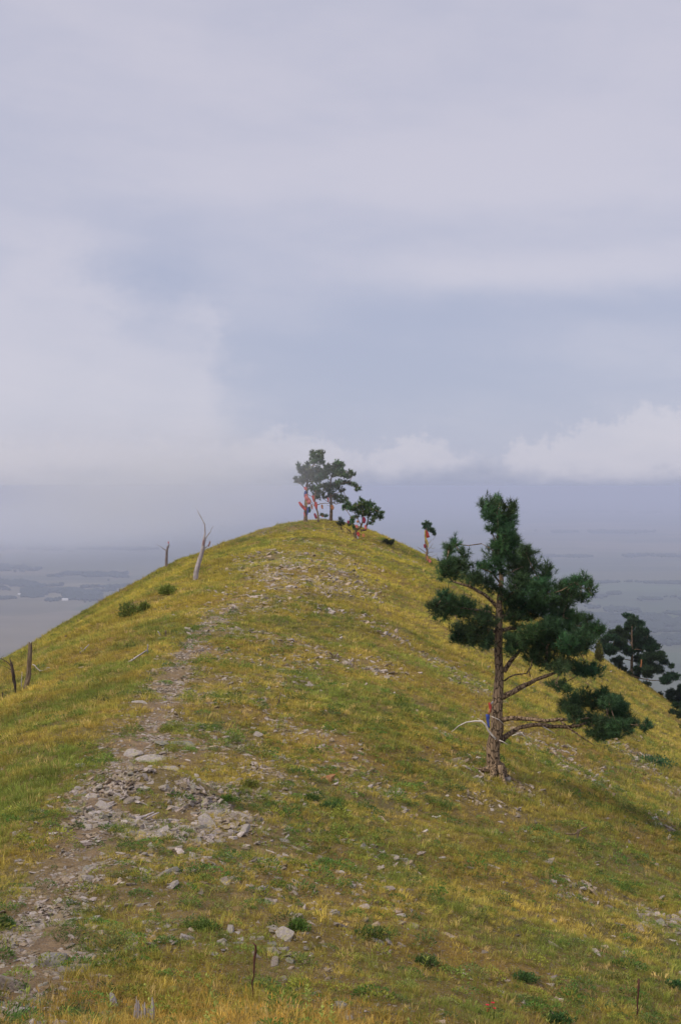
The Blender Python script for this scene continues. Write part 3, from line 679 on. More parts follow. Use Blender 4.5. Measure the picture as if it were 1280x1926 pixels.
for_branches=[[(455,1010,28,0),(520,972,24,-.1),(600,925,18,-.2),(700,880,11,-.3),(790,870,6,-.35)],
 [(458,890,24,0),(490,850,20,.1),(540,800,14,.25),(590,770,8,.3)],
 [(445,1118,26,0),(490,1102,20,-.15),(560,1103,19,-.3),(640,1106,18,-.4),(705,1100,15,-.45),(800,1095,10,-.5),(920,1085,6,-.5)],
 [(445,1212,36,0),(480,1190,26,.1),(540,1158,20,.2),(610,1148,20,.3),(700,1162,19,.4),(790,1164,16,.4),(880,1140,10,.4),(980,1120,6,.4)],
 [(700,1100,9,-.45),(740,1135,8,-.5),(800,1175,6,-.55),(855,1212,3,-.6)],
 [(775,1160,7,.4),(778,1150,6,.2),(786,1130,4,0)],
 [(435,600,20,0),(385,545,16,-.1),(290,492,13,-.25),(215,468,9,-.3),(175,420,5,-.3)],
 [(430,650,16,0),(380,610,13,-.3),(300,590,10,-.5),(190,575,6,-.6)],
 [(428,710,16,0),(390,695,13,.1),(340,700,10,.15),(280,700,6,.2)],
 [(445,640,18,0),(520,610,14,.3),(620,600,11,.5),(740,640,6,.6)],
 [(440,700,20,0),(540,690,16,.3),(650,690,12,.5),(790,690,8,.7),(880,700,4,.8)],
 [(455,560,14,0),(520,500,11,-.3),(600,440,6,-.4)],
 [(448,450,10,0),(500,430,8,.3),(560,410,5,.5)],
 [(440,480,10,0),(400,430,8,-.1),(360,415,6,-.15),(330,400,4,-.2)],
 [(428,320,8,0),(410,265,6,0),(395,235,4,0),(380,220,3,0)],
 [(430,345,5,0),(395,322,4,0),(355,298,2,0)],
 [(640,860,14,-.2),(665,770,13,0),(705,710,11,.1),(745,620,9,.2),(785,520,6,.25)],
 [(460,935,8,0),(500,905,7,-.1),(560,895,6,-.2),(580,860,4,-.2)],
 [(575,910,5,-.2),(572,880,4,-.25),(585,850,3,-.3)]]
pine('pine_tree','large wind-shaped green pine on the near right slope with a low branch to the right',(931,1462),0,Z1,
 [(420,1385,60),(412,1320,62),(410,1240,66),(425,1160,62),(428,1080,52),(434,1000,48),(438,900,42),(434,800,38),(432,720,36),(436,640,33),(438,560,28),(448,470,22),(440,380,15),(432,300,12),(428,220,9),(425,150,6),(440,110,4)],
 for_branches,big_clumps,.125,.15,1.9,(.060,.130,.052),dcrown=1.6,seed=1,wd=.010,nn=30,rm_=1.15)

Z3=(1100,1120,6.878)
p2=[(560,210,50,28),(620,230,50,30),(570,270,50,40),(650,290,60,44),(720,310,50,34),(590,340,60,40),(680,380,70,48),(740,390,40,30),(560,400,50,40),(440,380,40,36),(470,440,60,44),(400,470,60,44),(340,470,46,34),(520,480,60,44),(430,540,70,44),(640,470,60,44),(720,480,60,44),(790,520,60,44),(860,500,40,30),(700,560,80,50),(800,600,80,46),(900,600,60,40),(480,600,60,40),(380,600,60,40),(300,620,60,44),(540,660,60,40),(330,680,50,34),(200,520,60,60),(230,600,60,50),(160,470,50,40),(250,460,40,34),(700,650,70,40),(800,690,80,46),(900,700,70,44),(970,680,36,28),(950,770,60,40),(1020,800,50,36),(1070,830,34,26),(860,780,80,50),(760,780,80,50),(680,760,50,50),(800,860,90,46),(900,880,80,44),(980,920,60,40),(1050,960,60,40),(1130,970,50,40),(1040,1040,60,40),(960,1000,60,34),(1150,1040,50,40),(440,830,50,34),(390,790,40,26),(470,900,60,40),(530,940,40,34),(450,760,40,26),(720,930,60,44),(800,960,60,40),(780,1080,46,28),(700,1010,44,30),(640,880,30,34)]
pine('pine_tree','dark full pine on the right skyline behind the large pine',(1187,1266),0,Z3,
 [(595,1005,44),(598,850,38),(602,700,32),(598,560,26),(596,450,22),(600,350,14),(590,260,9),(575,210,5)],
 [[(600,655,14,0),(540,625,10,-.1),(490,620,6,-.2)],[(605,640,12,0),(660,630,8,-.1),(720,640,5,-.2)],[(600,780,14,0),(520,765,10,.1),(440,755,6,.2)],[(600,560,12,0),(500,510,8,.2),(400,480,5,.4)],[(600,900,14,0),(720,860,12,.3),(850,830,8,.5),(1000,860,4,.6)],[(610,980,16,0),(720,1010,14,-.2),(860,1030,10,-.3),(1000,1030,6,-.4),(1100,1000,3,-.5)],[(602,720,12,0),(500,690,10,.2),(300,620,6,.5),(200,560,3,.6)]],
 p2,.13,.14,2.1,(.036,.080,.036),dcrown=2.2,seed=2,wd=.018,nn=26,rm_=1.25)
pine('pine_tree','pine at the right picture edge just below the skyline pine',(1290,1318),0,Z3,
 [(1307,1362,40),(1300,1250,34),(1290,1120,24),(1280,1000,12)],
 [[(1300,1300,14,0),(1200,1330,10,0),(1120,1350,5,0)],[(1300,1200,12,0),(1150,1200,8,0),(1020,1180,5,0)]],
 [(990,1170,40,34),(1050,1150,60,44),(1130,1130,60,44),(1200,1110,60,44),(1020,1240,60,40),(1100,1240,60,44),(1180,1220,60,44),(1240,1180,50,50),(1300,1130,70,60),(1290,1230,70,60),(1190,1290,50,34),(1120,1300,50,24),(1280,1030,60,44),(1360,1200,70,70),(1230,1050,40,40)],
 .12,.13,2.0,(.030,.066,.030),dcrown=1.4,seed=3,wd=.016,nn=26)
pine('pine_tree','small dark pine cut by the right picture edge, lowest of the edge pines',(1296,1395),0,Z3,
 [(1348,1892,40),(1340,1700,30),(1330,1560,22),(1320,1440,12)],
 [[(1335,1600,12,0),(1200,1560,8,0),(1110,1510,5,0)]],
 [(1110,1490,34,24),(1150,1520,40,30),(1200,1450,40,40),(1210,1510,50,44),(1240,1560,50,40),(1290,1440,60,50),(1300,1540,70,60),(1360,1600,70,60),(1250,1820,30,30),(1300,1700,50,50),(1360,1780,60,50)],
 .12,.13,2.0,(.030,.066,.030),dcrown=1.2,seed=4,wd=.014,nn=26)
Z2=(540,840,6.737)
# three pines on the summit
gA=Vector(W(574,986,96)); 
def gb(px_,y_):
    x_=(px_-640)/F*y_; return Vector((x_,y_,float(H(x_,y_))-.02))
G={}
G['A']=gb(574,96.0); G['B']=gb(598,95.0); G['C']=gb(623,96.5); G['D']=gb(670,91)
def basepx(v): a,b=proj(v.x,v.y,v.z); return (float(a),float(b))
pine('pine_tree','tallest and leftmost pine on top of the knoll, cloths tied round its trunk',basepx(G['A']),0,Z2,
 [(230,985,56),(232,900,48),(232,800,42),(238,700,40),(245,600,34),(250,500,30),(262,420,24),(290,330,18),(320,250,14),(355,170,9),(375,110,5)],
 [[(250,560,16,0),(200,500,10,-.2),(140,450,6,-.4)],[(255,470,16,0),(220,400,10,.2),(170,310,6,.3),(150,250,4,.3)],[(260,500,16,0),(330,440,10,.3),(400,400,6,.5)],[(320,250,10,0),(400,230,6,0),(450,215,4,0)]],
 [(320,75,26,26),(370,70,26,24),(430,80,34,30),(350,120,50,34),(430,130,36,38),(330,165,44,32),(400,180,56,34),(450,200,22,26),(340,205,50,24),(262,225,30,26),(255,260,24,20),(150,240,26,30),(165,285,34,26),(215,270,30,26),(200,320,50,34),(255,330,50,34),(290,290,40,34),(230,380,50,34),(190,400,36,26),(118,405,24,20),(120,435,32,20),(175,450,38,24),(225,440,30,24),(300,360,56,44),(360,330,56,44),(340,410,50,36),(300,440,30,24),(390,290,40,30),(410,380,40,34),(330,540,54,34),(370,590,50,34),(300,520,34,24),(400,640,24,26),(350,640,30,24)],
 .16,.21,1.5,(.095,.145,.07),dcrown=1.6,seed=5,wd=.032,nn=22,base=G['A'])
pine('pine_tree','thin crooked middle pine between the two taller pines on the knoll',basepx(G['B']),0,Z2,
 [(392,972,30),(392,900,26),(385,840,22),(370,790,20),(352,740,20),(345,680,16),(352,600,12),(370,520,8)],
 [[(388,880,12,0),(430,860,9,-.1),(490,885,6,-.2)],[(350,740,10,0),(420,725,10,-.2),(480,715,8,-.3),(540,720,6,-.3)],[(350,760,8,0),(300,690,6,.1),(270,640,5,.2)]],
 [(370,520,34,24),(420,500,34,24),(395,560,30,20),(488,880,18,12,-.2),(440,865,16,10,-.1)],
 .15,.2,1.4,(.095,.15,.06),dcrown=.8,seed=6,wd=.03,nn=22,base=G['B'])
pine('pine_tree','rightmost of the three tall pines on the knoll, crown spreading to the right',basepx(G['C']),0,Z2,
 [(555,985,50),(555,900,40),(558,800,38),(555,720,36),(548,640,28),(540,560,24),(545,460,20),(560,380,16),(590,300,12),(630,240,8)],
 [[(550,640,14,0),(600,600,10,.2),(690,570,5,.4)],[(548,700,12,0),(620,730,8,-.1),(700,700,6,-.2),(740,680,4,-.2)],[(545,500,14,0),(640,470,10,-.2),(780,450,6,-.4),(880,490,4,-.5)],[(560,390,12,0),(660,340,9,.2),(790,350,5,.4)],[(552,720,10,0),(500,690,7,.1),(440,650,4,.2)],[(550,430,12,0),(470,380,8,-.2),(400,420,5,-.3)],[(555,760,6,0),(520,745,4,0),(500,740,3,0)]],
 [(630,200,34,20),(680,215,44,24),(600,240,50,30),(660,260,60,30),(520,245,44,20),(490,270,34,24),(560,300,60,36),(620,320,60,36),(500,330,56,40),(440,320,44,36),(690,310,40,30),(740,340,44,30),(800,320,36,20),(830,350,36,24),(790,380,34,24),(720,370,44,26),(430,390,50,36),(380,430,50,36),(480,390,44,30),(650,370,50,24),(590,365,40,20),(640,450,40,24),(690,460,40,34),(750,450,34,20),(800,470,46,24),(850,480,36,24),(880,510,30,20),(915,535,16,14),(877,552,12,12),(540,490,56,36),(600,500,50,40),(480,500,44,30),(650,510,40,30),(560,560,50,28),(500,550,44,24),(680,570,24,14),(710,548,16,12),(450,600,30,20),(480,640,34,24),(540,610,44,26),(600,640,50,30),(660,640,44,28),(640,680,44,22),(720,680,38,24),(745,660,18,18),(690,700,34,14)],
 .16,.21,1.5,(.10,.16,.06),dcrown=1.6,seed=7,wd=.032,nn=22,base=G['C'])
pine('pine_tree','low bushy pine hung with many cloth strips just right of the three summit pines',basepx(G['D']),0,Z2,
 [(872,1165,40),(860,1110,34),(880,1060,30),(930,1020,26),(950,960,20),(955,880,14),(960,800,8)],
 [[(860,1110,20,0),(800,1080,16,-.2),(760,1040,10,-.3),(720,1010,6,-.3)],[(862,1100,18,0),(850,1020,14,.1),(830,940,10,.2),(800,880,8,.2),(760,820,5,.3)],[(930,1060,30,0),(990,1060,26,.1),(1010,980,20,.1),(1030,900,12,.2),(1080,850,6,.2)],[(1000,1000,14,.1),(1070,960,10,.2),(1120,900,6,.3)],[(850,1000,10,.1),(800,960,7,0),(770,930,4,0)],[(940,1000,14,0),(900,940,9,-.2),(870,860,5,-.3)]],
 [(720,770,34,30),(760,750,40,34),(780,715,20,18),(800,780,40,34),(840,750,40,26),(860,790,40,34),(900,730,40,30),(940,680,24,28),(960,720,44,30),(1000,750,48,36),(940,780,56,40),(1040,710,30,24),(1070,750,40,34),(1090,790,34,34),(1020,810,50,40),(900,830,50,34),(960,860,56,36),(1040,860,50,34),(1150,800,26,24),(1190,830,26,30),(1130,840,34,30),(1170,880,44,38),(1110,890,34,28),(830,910,24,30),(820,950,34,26),(790,990,26,24),(870,900,30,20),(1090,940,30,24),(1060,970,24,18),(840,1030,30,20)],
 .15,.2,1.5,(.085,.16,.055),dcrown=1.5,seed=8,wd=.03,nn=22,base=G['D'])
gS=gb(642,92.5)
pine('pine_sapling','tiny pine sapling between the summit pines and the bushy pine',basepx(gS),0,Z2,
 [(685,1010,14),(682,980,10),(672,940,6)],[],[(665,920,18,18),(650,960,22,20),(690,955,28,24),(712,980,16,18),(670,985,30,18)],.14,.18,1.6,(.07,.10,.055),dcrown=.6,seed=9,wd=.026,nn=20,base=gS)
Z5=(700,960,9.143)
pine('pine_sapling','small green pine seedling on the knoll edge left of the cloth-wrapped snag',(733,1027),0,Z5,
 [(300,615,14),(300,580,10),(300,550,6)],[],[(230,520,40,24),(215,535,30,16),(290,550,44,30),(340,535,30,30),(320,580,36,24),(260,560,34,24)],.12,.16,1.8,(.06,.09,.035),dcrown=.6,seed=10,wd=.026,nn=20)
gE=ground(803,1058)
pine('pine_tree','slender snag-like pine with one green tuft on top, wrapped in red and yellow cloth',(803,1058),0,Z5,
 [(940,895,60),(925,840,50),(928,760,44),(940,700,34),(925,620,36),(912,540,30),(905,440,26),(905,360,24),(925,300,14)],
 [[(920,730,12,0),(860,690,10,0),(770,625,5,0)],[(940,760,12,0),(980,720,9,0),(1050,715,5,0)],[(935,700,10,0),(980,640,7,0),(1040,570,4,0)],[(940,780,10,0),(1010,800,7,0),(1080,770,4,0),(1110,745,3,0)],[(930,600,10,0),(990,540,7,0),(1010,500,4,0)],[(1000,640,6,0),(1040,660,5,0),(1075,640,3,0)],[(940,830,8,0),(1000,830,6,0),(1060,820,3,0)],[(1030,510,5,0),(1060,480,4,0),(1070,460,3,0)]],
 [(930,200,26,24),(885,240,34,20),(900,275,40,26),(950,260,50,30),(1000,235,34,20),(940,310,50,26),(990,320,40,30),(1020,350,44,30),(1050,380,30,34),(1060,410,20,16),(1035,330,28,20)],.13,.16,1.8,(.065,.13,.065),dcrown=.6,seed=11,wd=.024,nn=22)

# ------------------------------------------------------------------ DEAD TREES, STUMPS, DEADWOOD
def wood(name,label,cat,basepx_,limbs,mat,z0=(0,0,1),group=None,jag=0,parts=True,n=9,dy=0,rough=.1,sink=.25,B=None):
    B=B or ground(*basepx_); m=B.y/F; ox,oy,k=z0; random.seed(int(basepx_[0]*7+basepx_[1]))
    root=bpy.data.objects.new(name,None); COL.objects.link(root); root.location=B; tag(root,label,cat,group); root.empty_display_size=.3
    for i,l in enumerate(limbs):
        P=[Vector(((ox+p[0]/k-basepx_[0])*m,(p[3] if len(p)>3 else 0),(basepx_[1]-(oy+p[1]/k))*m)) for p in l]; Rr=[p[2]/k*m/2 for p in l]
        if i==0 and sink: P.insert(0,P[0]+Vector((0,0,-sink))); Rr.insert(0,Rr[0]*1.1)
        P,Rr=resample(P,Rr,max(.05,(P[-1]-P[0]).length/14),.004)
        b=MB(); b.tube(P,Rr,n if i==0 else 6,rough,jag=jag if i==0 else 0); obj('trunk' if i==0 else 'branch',b.mesh('wood',mat,False if i==0 and jag else True),root)
    return root
Z4=(200,940,5.333)
wood('dead_tree','tall bare silver-grey dead tree leaning right on the upper left slope','dead tree',(368,1093),
 [[(890,825,60),(905,720,52),(925,640,48),(950,560,44),(970,480,38),(978,400,26),(990,340,16),(990,250,11),(960,190,8),(925,130,6),(908,80,3)],
  [(975,470,22),(1000,380,12),(1040,330,7),(1070,265,3)],[(985,420,10),(1010,370,5),(1030,330,3)],[(975,490,14),(1010,470,9),(1050,420,5)]],M_GREY,Z4)
wood('dead_tree','short bare dead tree with forked top standing on the left skyline','dead tree',(312,1060),
 [[(605,650,30),(603,580,28),(606,500,24),(612,450,20),(622,425,14),(636,400,5)],[(603,468,11),(575,450,8),(548,428,4),(505,408,2)],[(612,440,8),(630,432,6),(640,430,3)],[(606,440,6),(615,410,3)]],mat_wood('snag_wood',(.10,.075,.07),(.30,.25,.24)),Z4)
wood('dead_tree','small bent dead snag with a drooping pole, on the far left skyline','dead tree',(224,1104),
 [[(130,880,16),(135,858,16),(132,838,10)],[(140,858,12),(190,830,9),(230,812,7),(285,800,4)],[(135,845,8),(150,852,5)]],mat_wood('snag_wood_dark',(.07,.06,.05),(.24,.21,.19)),Z4,sink=.3)
Z6=(0,1180,9.846)
wood('tree_stump','thick rotting brown dead trunk broken off at the top, on the left slope','dead tree',(50,1299),
 [[(480,1165,110),(500,1080,100),(520,980,94),(540,860,92),(545,740,90),(555,600,88),(560,480,84),(570,400,76),(572,330,64)]],M_BROWNW,Z6,jag=.12,n=12,rough=.14)
wood('dead_tree','charred blackish dead trunk with crooked branches at the left picture edge','dead tree',(30,1306),
 [[(300,1270,36),(290,1160,40),(280,1040,58),(260,900,62),(240,800,60),(225,700,52),(205,640,30),(190,580,8)],
  [(215,720,26),(170,670,18),(110,620,15),(50,590,12),(-40,560,9)],[(215,790,18),(160,750,12),(80,720,7),(0,700,5)],[(225,810,14),(180,815,8),(150,800,5)],[(250,720,14),(240,660,9),(228,620,4)],[(60,600,10),(20,560,8),(80,520,4)],[(100,630,10),(40,650,8),(-20,590,5)]],M_DARKW,Z6,jag=.05)
wood('dead_tree','low charred stub with a pale curved branch, lowest at the left edge','dead tree',(8,1318),
 [[(75,1360,34),(60,1300,30),(50,1240,22),(55,1190,10)],[(60,1230,14),(100,1260,12),(160,1285,10),(240,1280,6)],[(140,1290,6),(90,1330,4)]],M_DARKW,Z6)
wood('dead_branch','bleached crooked fallen branch right of the thick brown dead trunk','branch',(85,1263),
 [[(605,685,18),(655,710,20),(690,760,20),(740,805,18),(800,800,14),(870,775,12),(935,765,10)],[(870,750,14),(930,740,10)]],M_PALEW,Z6,sink=0)
wood('wooden_post','thin pale stake left of the thick brown dead trunk','stake',(41,1298),[[(410,1160,18),(405,1000,16),(410,900,12),(412,820,8)]],M_PALEW,Z6,sink=.1)
wood('dead_branch','small grey forked dead branch on the left slope below the skyline','branch',(157,1226),[[(150,1228,3),(157,1224,3),(163,1217,2),(168,1212,1.5)],[(157,1224,2),(152,1218,1.5)]],M_GREY,sink=0)
wood('dead_branch','long grey fallen pole on the left slope pointing up to the right','branch',(245,1247),[[(230,1258,3),(243,1246,5),(252,1240,4),(278,1222,2)],[(278,1228,2.5),(278,1212,2.5)]],M_GREY,sink=0)
wood('dead_branch','thin grey stick lying left of the path on the upper left slope','branch',(302,1195),[[(297,1187,2),(302,1195,2.5),(306,1203,2)]],M_GREY,sink=0)
wood('wooden_post','short dark upright stick on the left slope beside a thin grey stick','stake',(312,1196),[[(312,1197,3.5),(312,1192,3),(312,1186,2.5)]],M_BROWNW,sink=.1)
wood('tree_stump','tiny dark stump on the far left slope near the skyline','stump',(124,1201),[[(124,1202,5),(124,1198,4.5),(124,1195,3)]],M_DARKW,sink=.1)
wood('wooden_post','upright dark red-brown stick standing in the near foreground left of centre','stake',(476,1880),[[(476,1880,2.5),(475,1850,3),(477,1825,3.5),(478,1805,4.5),(480,1788,4.5),(480,1780,4),(476,1773,2)]],M_REDW,sink=.1)
wood('wooden_post','upright dark red-brown stick standing in the lower right corner','stake',(1197,1918),[[(1197,1922,3),(1197,1900,3),(1199,1870,3.5),(1199,1855,4.5),(1200,1840,4)]],M_REDW,sink=.1)
wood('dead_branch','pale forked dead branch with a raised end on the right slope','branch',(1085,1585),[[(1085,1590,6),(1086,1572,6),(1087,1560,5)],[(1062,1568,2.5),(1080,1569,3),(1088,1562,4),(1096,1557,3),(1103,1556,2)]],M_BROWNW,sink=.1)
wood('dead_branch','fallen rotting branch pointing down to the right, right of the large pine','branch',(1070,1440),[[(1042,1420,3),(1058,1433,5),(1075,1443,6),(1090,1453,6),(1104,1462,7)],[(1042,1420,2.5),(1038,1414,2)]],mat_wood('log_wood',(.16,.11,.075),(.42,.33,.24)),sink=0)
wood('dead_branch','small bleached forked twig on the grass, upper of the pair below the slope centre','branch',(818,1538),[[(808,1541,4),(814,1536,4.5),(820,1538,3.5),(828,1535,3)],[(814,1536,3),(811,1543,2)]],M_PALEW,sink=0,dy=0)
wood('dead_branch','small bleached bit of wood, lower of the pair below the slope centre','branch',(798,1565),[[(791,1567,3),(797,1565,5.5),(804,1561,4.5)]],M_PALEW,sink=0)
wood('dead_branch','dark bent dead branch amid the rubble below the knoll','branch',(628,1240),[[(618,1226,3),(624,1232,4),(630,1240,4),(636,1248,3)],[(628,1238,3),(635,1228,2.5)]],M_BROWNW,sink=0)
wood('dead_branch','thin dark twig sticking up from the slope below the knoll rubble','branch',(521,1332),[[(520,1332,2),(524,1318,2),(529,1302,1.5)],[(524,1318,1.5),(519,1310,1)]],M_BROWNW,sink=.05)
wood('dead_branch','gnarled bleached roots sticking out of the left side of the stony mound','branch',(262,1542),[[(243,1545,3),(256,1540,6),(270,1536,5),(290,1528,3)],[(256,1540,5),(246,1536,4),(244,1530,3)],[(275,1540,3),(290,1533,4),(300,1528,2)],[(285,1542,5),(292,1552,7),(298,1562,5)],[(293,1552,3),(300,1556,2)]],M_GREY,sink=0)
# weathered split stump at the bottom
B=ground(270,1926); root=bpy.data.objects.new('tree_stump',None); COL.objects.link(root); root.location=B; tag(root,'split grey weathered stump with jagged spikes at the bottom edge','stump'); random.seed(3)
mm=B.y/F
for (dx,w_,h_) in ((-15,7,38),(-9,8,44),(-3,7,36),(3,8,40),(9,7,30),(14,7,34),(18,8,50),(-12,6,52)):
    b=MB(); P=[Vector((dx*mm,random.uniform(-.02,.03),-.2)),Vector((dx*mm,0,.0)),Vector((dx*mm,0,h_*mm*.6)),Vector((dx*mm+random.uniform(-.008,.008),0,h_*mm))]
    b.tube(P,[w_*mm*.6,w_*mm*.55,w_*mm*.45,w_*mm*.12],6,.18); obj('splinter',b.mesh('splinter',M_GREY,False),root)
# dead branch on the large pine
Bp=ground(931,1462); mp_=Bp.y/F
def on_pine(pts,mat,dy=-.3):
    return [Vector(((760+p[0]/2.4615-931)*mp_,dy,(1462-(900+p[1]/2.4615))*mp_)) for p in pts]
big=[o for o in bpy.data.objects if o.get('label','').startswith('large wind-shaped')][0]
random.seed(12)
for an in (.3,1.25,2.3,3.3,4.2,5.3):
    P=[]; 
    for rr_,up in ((.08,.32),(.20,.10),(.36,.03),(.62,-.03)):
        x_,y_=math.cos(an)*rr_+.03,math.sin(an)*rr_; an+=random.uniform(-.12,.12); P.append(Vector((x_,y_,float(H(Bp.x+x_,Bp.y+y_))-Bp.z+up)))
    P,Rr=resample(P,[.10,.07,.045,.02],.07,.005); b=MB(); b.tube(P,Rr,8,.1); obj('root',b.mesh('root',M_BARK),big)
for pts,rr in (([(212,1162),(245,1135),(280,1117),(320,1112),(350,1112),(368,1130),(380,1155),(398,1178),(415,1195)],[3,5,6,8,9,9,9,9,10]),([(360,1120),(345,1108),(330,1098)],[5,3,2]),([(395,1090),(430,1105),(450,1125)],[4,4,2]),([(490,1180),(530,1165),(560,1192)],[5,6,4]),([(630,1135),(655,1150),(685,1168)],[5,6,4]),([(430,1200),(450,1208),(470,1220)],[6,5,3])):
    b=MB(); P,Rr=resample(on_pine(pts,None),[q/2.4615*mp_/2 for q in rr],.1,.004); b.tube(P,Rr,6,.1); o=obj('dead_branch',b.mesh('deadlimb',M_PALEW),big)

# ------------------------------------------------------------------ PRAYER CLOTHS
def cloth(label,pts,color,z0,d,dy=-.2,group=None):
    """pts: (zx,zy,width) down the strip"""
    ox,oy,k=z0; m=d/F; random.seed(int(pts[0][0]*13+pts[0][1])); C=W(ox+pts[0][0]/k,oy+pts[0][1]/k,d); V=[];Fc=[]
    P,Rr=resample([Vector(((p[0]-pts[0][0])/k*m,0,-(p[1]-pts[0][1])/k*m)) for p in pts],[p[2]/k*m/2*random.uniform(.7,1.15) for p in pts],.05)
    th=.008
    for i,(p,r) in enumerate(zip(P,Rr)):
        t=(P[min(i+1,len(P)-1)]-P[max(i-1,0)]); t=t.normalized() if t.length>0 else Vector((0,0,-1)); s=Vector((t.z,0,-t.x)); 
        for side in (0,1):
            for j in range(5):
                q=(j/4-.5)*2; fold=math.sin(j*2.3+i*.6)*r*.35+math.sin(i*.9)*r*.2
                V.append(tuple(p+s*q*r*(1+random.uniform(-.12,.12))+Vector((0,fold+side*th,0))))
    for i in range(len(P)-1):
        a=i*10;b=a+10
        for j in range(4): Fc+=[(a+j,a+j+1,b+j+1,b+j),(a+5+j,b+5+j,b+6+j,a+6+j)]
        Fc+=[(a,b,b+5,a+5),(a+4,a+9,b+9,b+4)]
    e=(len(P)-1)*10; Fc+=[tuple([0,5,6,1]),(1,6,7,2),(2,7,8,3),(3,8,9,4),(e,e+1,e+6,e+5),(e+1,e+2,e+7,e+6),(e+2,e+3,e+8,e+7),(e+3,e+4,e+9,e+8)]
    o=obj('prayer_cloth',mk_mesh('cloth',np.array(V),Fc,M_CL[color],True),loc=(C.x,C.y+dy,C.z),label=label,cat='cloth',group=group); return o
g='cloth strips tied to the summit trees'
A_=G['A'].y; D_=G['D'].y
cloth('bright red cloth streaming to the left from the leftmost summit pine',[(150,700,24),(180,740,44),(210,775,48),(240,800,40)],'red',Z2,A_,-.3,g)
cloth('dark blue cloth tied high on the leftmost summit pine',[(235,565,30),(228,600,34),(225,640,30)],'blue',Z2,A_,-.3,g)
cloth('orange pink cloth knotted just under the foliage of the leftmost summit pine',[(215,515,20),(235,530,40),(245,550,26)],'pink',Z2,A_,-.35,g)
cloth('yellow strip hanging down the trunk of the leftmost summit pine',[(235,650,16),(242,690,18),(250,740,14),(252,760,10)],'yellow',Z2,A_,-.4,g)
cloth('dark green cloth low on the right of the leftmost summit trunk',[(275,760,30),(285,800,34),(275,835,26)],'green',Z2,A_,-.3,g)
cloth('navy cloth hanging lowest on the leftmost summit trunk',[(265,770,20),(262,820,22),(255,865,14)],'blue',Z2,A_,-.35,g)
cloth('wide pink red cloth between the first and middle summit pines',[(265,650,36),(275,690,54),(285,730,40)],'pink',Z2,A_,-.45,g)
cloth('red cloth hanging from branches above the middle summit trunk',[(335,620,40),(340,660,50),(345,700,30)],'red',Z2,A_,-.45,g)
cloth('orange strip dangling left of the middle summit trunk',[(305,730,18),(312,765,20),(318,795,12)],'orange',Z2,A_,-.3,g)
cloth('narrow orange strip hanging from the bare branch between summit pines',[(437,735,22),(442,760,24),(447,790,14)],'orange',Z2,A_,-.3,g)
cloth('maroon cloth on the left of the middle summit trunk',[(345,845,24),(360,880,38),(370,910,24)],'magenta',Z2,A_,-.4,g)
cloth('red cloth at the right of the middle summit trunk',[(430,855,24),(445,870,36),(455,890,20)],'red',Z2,A_,-.4,g)
cloth('orange cloth knotted round the right summit pine trunk',[(565,740,30),(572,770,44),(575,800,26)],'orange',Z2,A_,-.35,g)
cloth('pale pink cloth high on the crown base of the right summit pine',[(515,645,24),(520,670,30),(522,700,16)],'pink',Z2,A_,-.35,g)
cloth('pink red cloth wrapped at mid height round the leftmost summit trunk',[(240,600,34),(246,640,44),(244,680,34)],'pink',Z2,A_,-.42,g)
cloth('red cloth wrapped round the crooked middle summit trunk',[(360,700,26),(366,745,34),(372,790,22)],'red',Z2,A_-1,-.42,g)
cloth('pale pink strip hanging beside the bright red streaming cloth',[(214,830,14),(222,860,18),(226,890,10)],'pink',Z2,A_,-.42,g)
g2='cloth strips tied to the low bushy pine'
for (p_,c_,l_) in (([(965,890,30),(975,930,40),(970,970,24)],'magenta','magenta cloth in the middle of the low bushy pine'),([(985,990,24),(990,1030,30),(995,1050,16)],'pink','pink cloth on the right stem of the low bushy pine'),([(885,935,28),(890,950,30),(895,965,16)],'orange','orange cloth on the left side of the low bushy pine'),([(890,1080,40),(900,1110,44),(900,1135,24)],'red','red cloth at the foot of the low bushy pine'),([(960,1100,34),(965,1125,40),(965,1145,20)],'orange','orange cloth low at the right foot of the low bushy pine'),([(735,1030,26),(742,1065,30),(745,1095,16)],'yellow','yellow cloth at the left foot of the low bushy pine'),([(820,1050,26),(822,1080,28),(822,1100,16)],'yellow','yellow cloth between stems of the low bushy pine'),([(770,935,24),(772,955,30),(772,975,14)],'magenta','small dark red cloth at the left edge of the low bushy pine'),([(885,1120,20),(892,1150,24),(895,1170,14)],'white','white cloth beneath the red one at the bushy pine foot'),([(865,990,24),(880,1010,30),(885,1030,16)],'pink','pink cloth on the left stem of the low bushy pine')):
    cloth(l_,p_,c_,Z2,D_,-.45,g2)
g3='cloth strips wrapped on the slender snag'; E_=gE.y
cloth('red flag-like cloth blowing right from the top of the slender snag',[(925,340,20),(935,390,60),(945,440,70),(955,468,50)],'red',Z5,E_,-.1,g3)
cloth('long yellow cloth wound down the slender snag',[(905,430,24),(918,500,30),(940,545,34),(955,600,22),(955,640,14)],'yellow',Z5,E_,-.14,g3)
cloth('pale yellow strip at the very top of the slender snag',[(903,345,26),(903,390,24),(905,430,20)],'yellow',Z5,E_,-.16,g3)
cloth('magenta cloth on the left of the slender snag',[(888,580,26),(895,615,34),(900,650,18)],'magenta',Z5,E_,-.12,g3)
cloth('pink cloth lying at the foot of the slender snag',[(965,840,36),(985,875,46),(1000,900,20)],'pink',Z5,E_,-.14,g3)
cloth('orange cloth low on the slender snag trunk',[(940,780,20),(945,820,26),(940,870,14)],'orange',Z5,E_,-.15,g3)
Zb=(860,1250,3.5556)
cloth('red and orange cloth tied to the large pine trunk above a blue one',[(208,245,18),(212,275,22),(207,312,16)],'red',Zb,Bp.y,-.2)
cloth('orange tail of cloth between the red and blue ones on the large pine',[(206,285,10),(204,305,14),(200,322,12)],'orange',Zb,Bp.y,-.24)
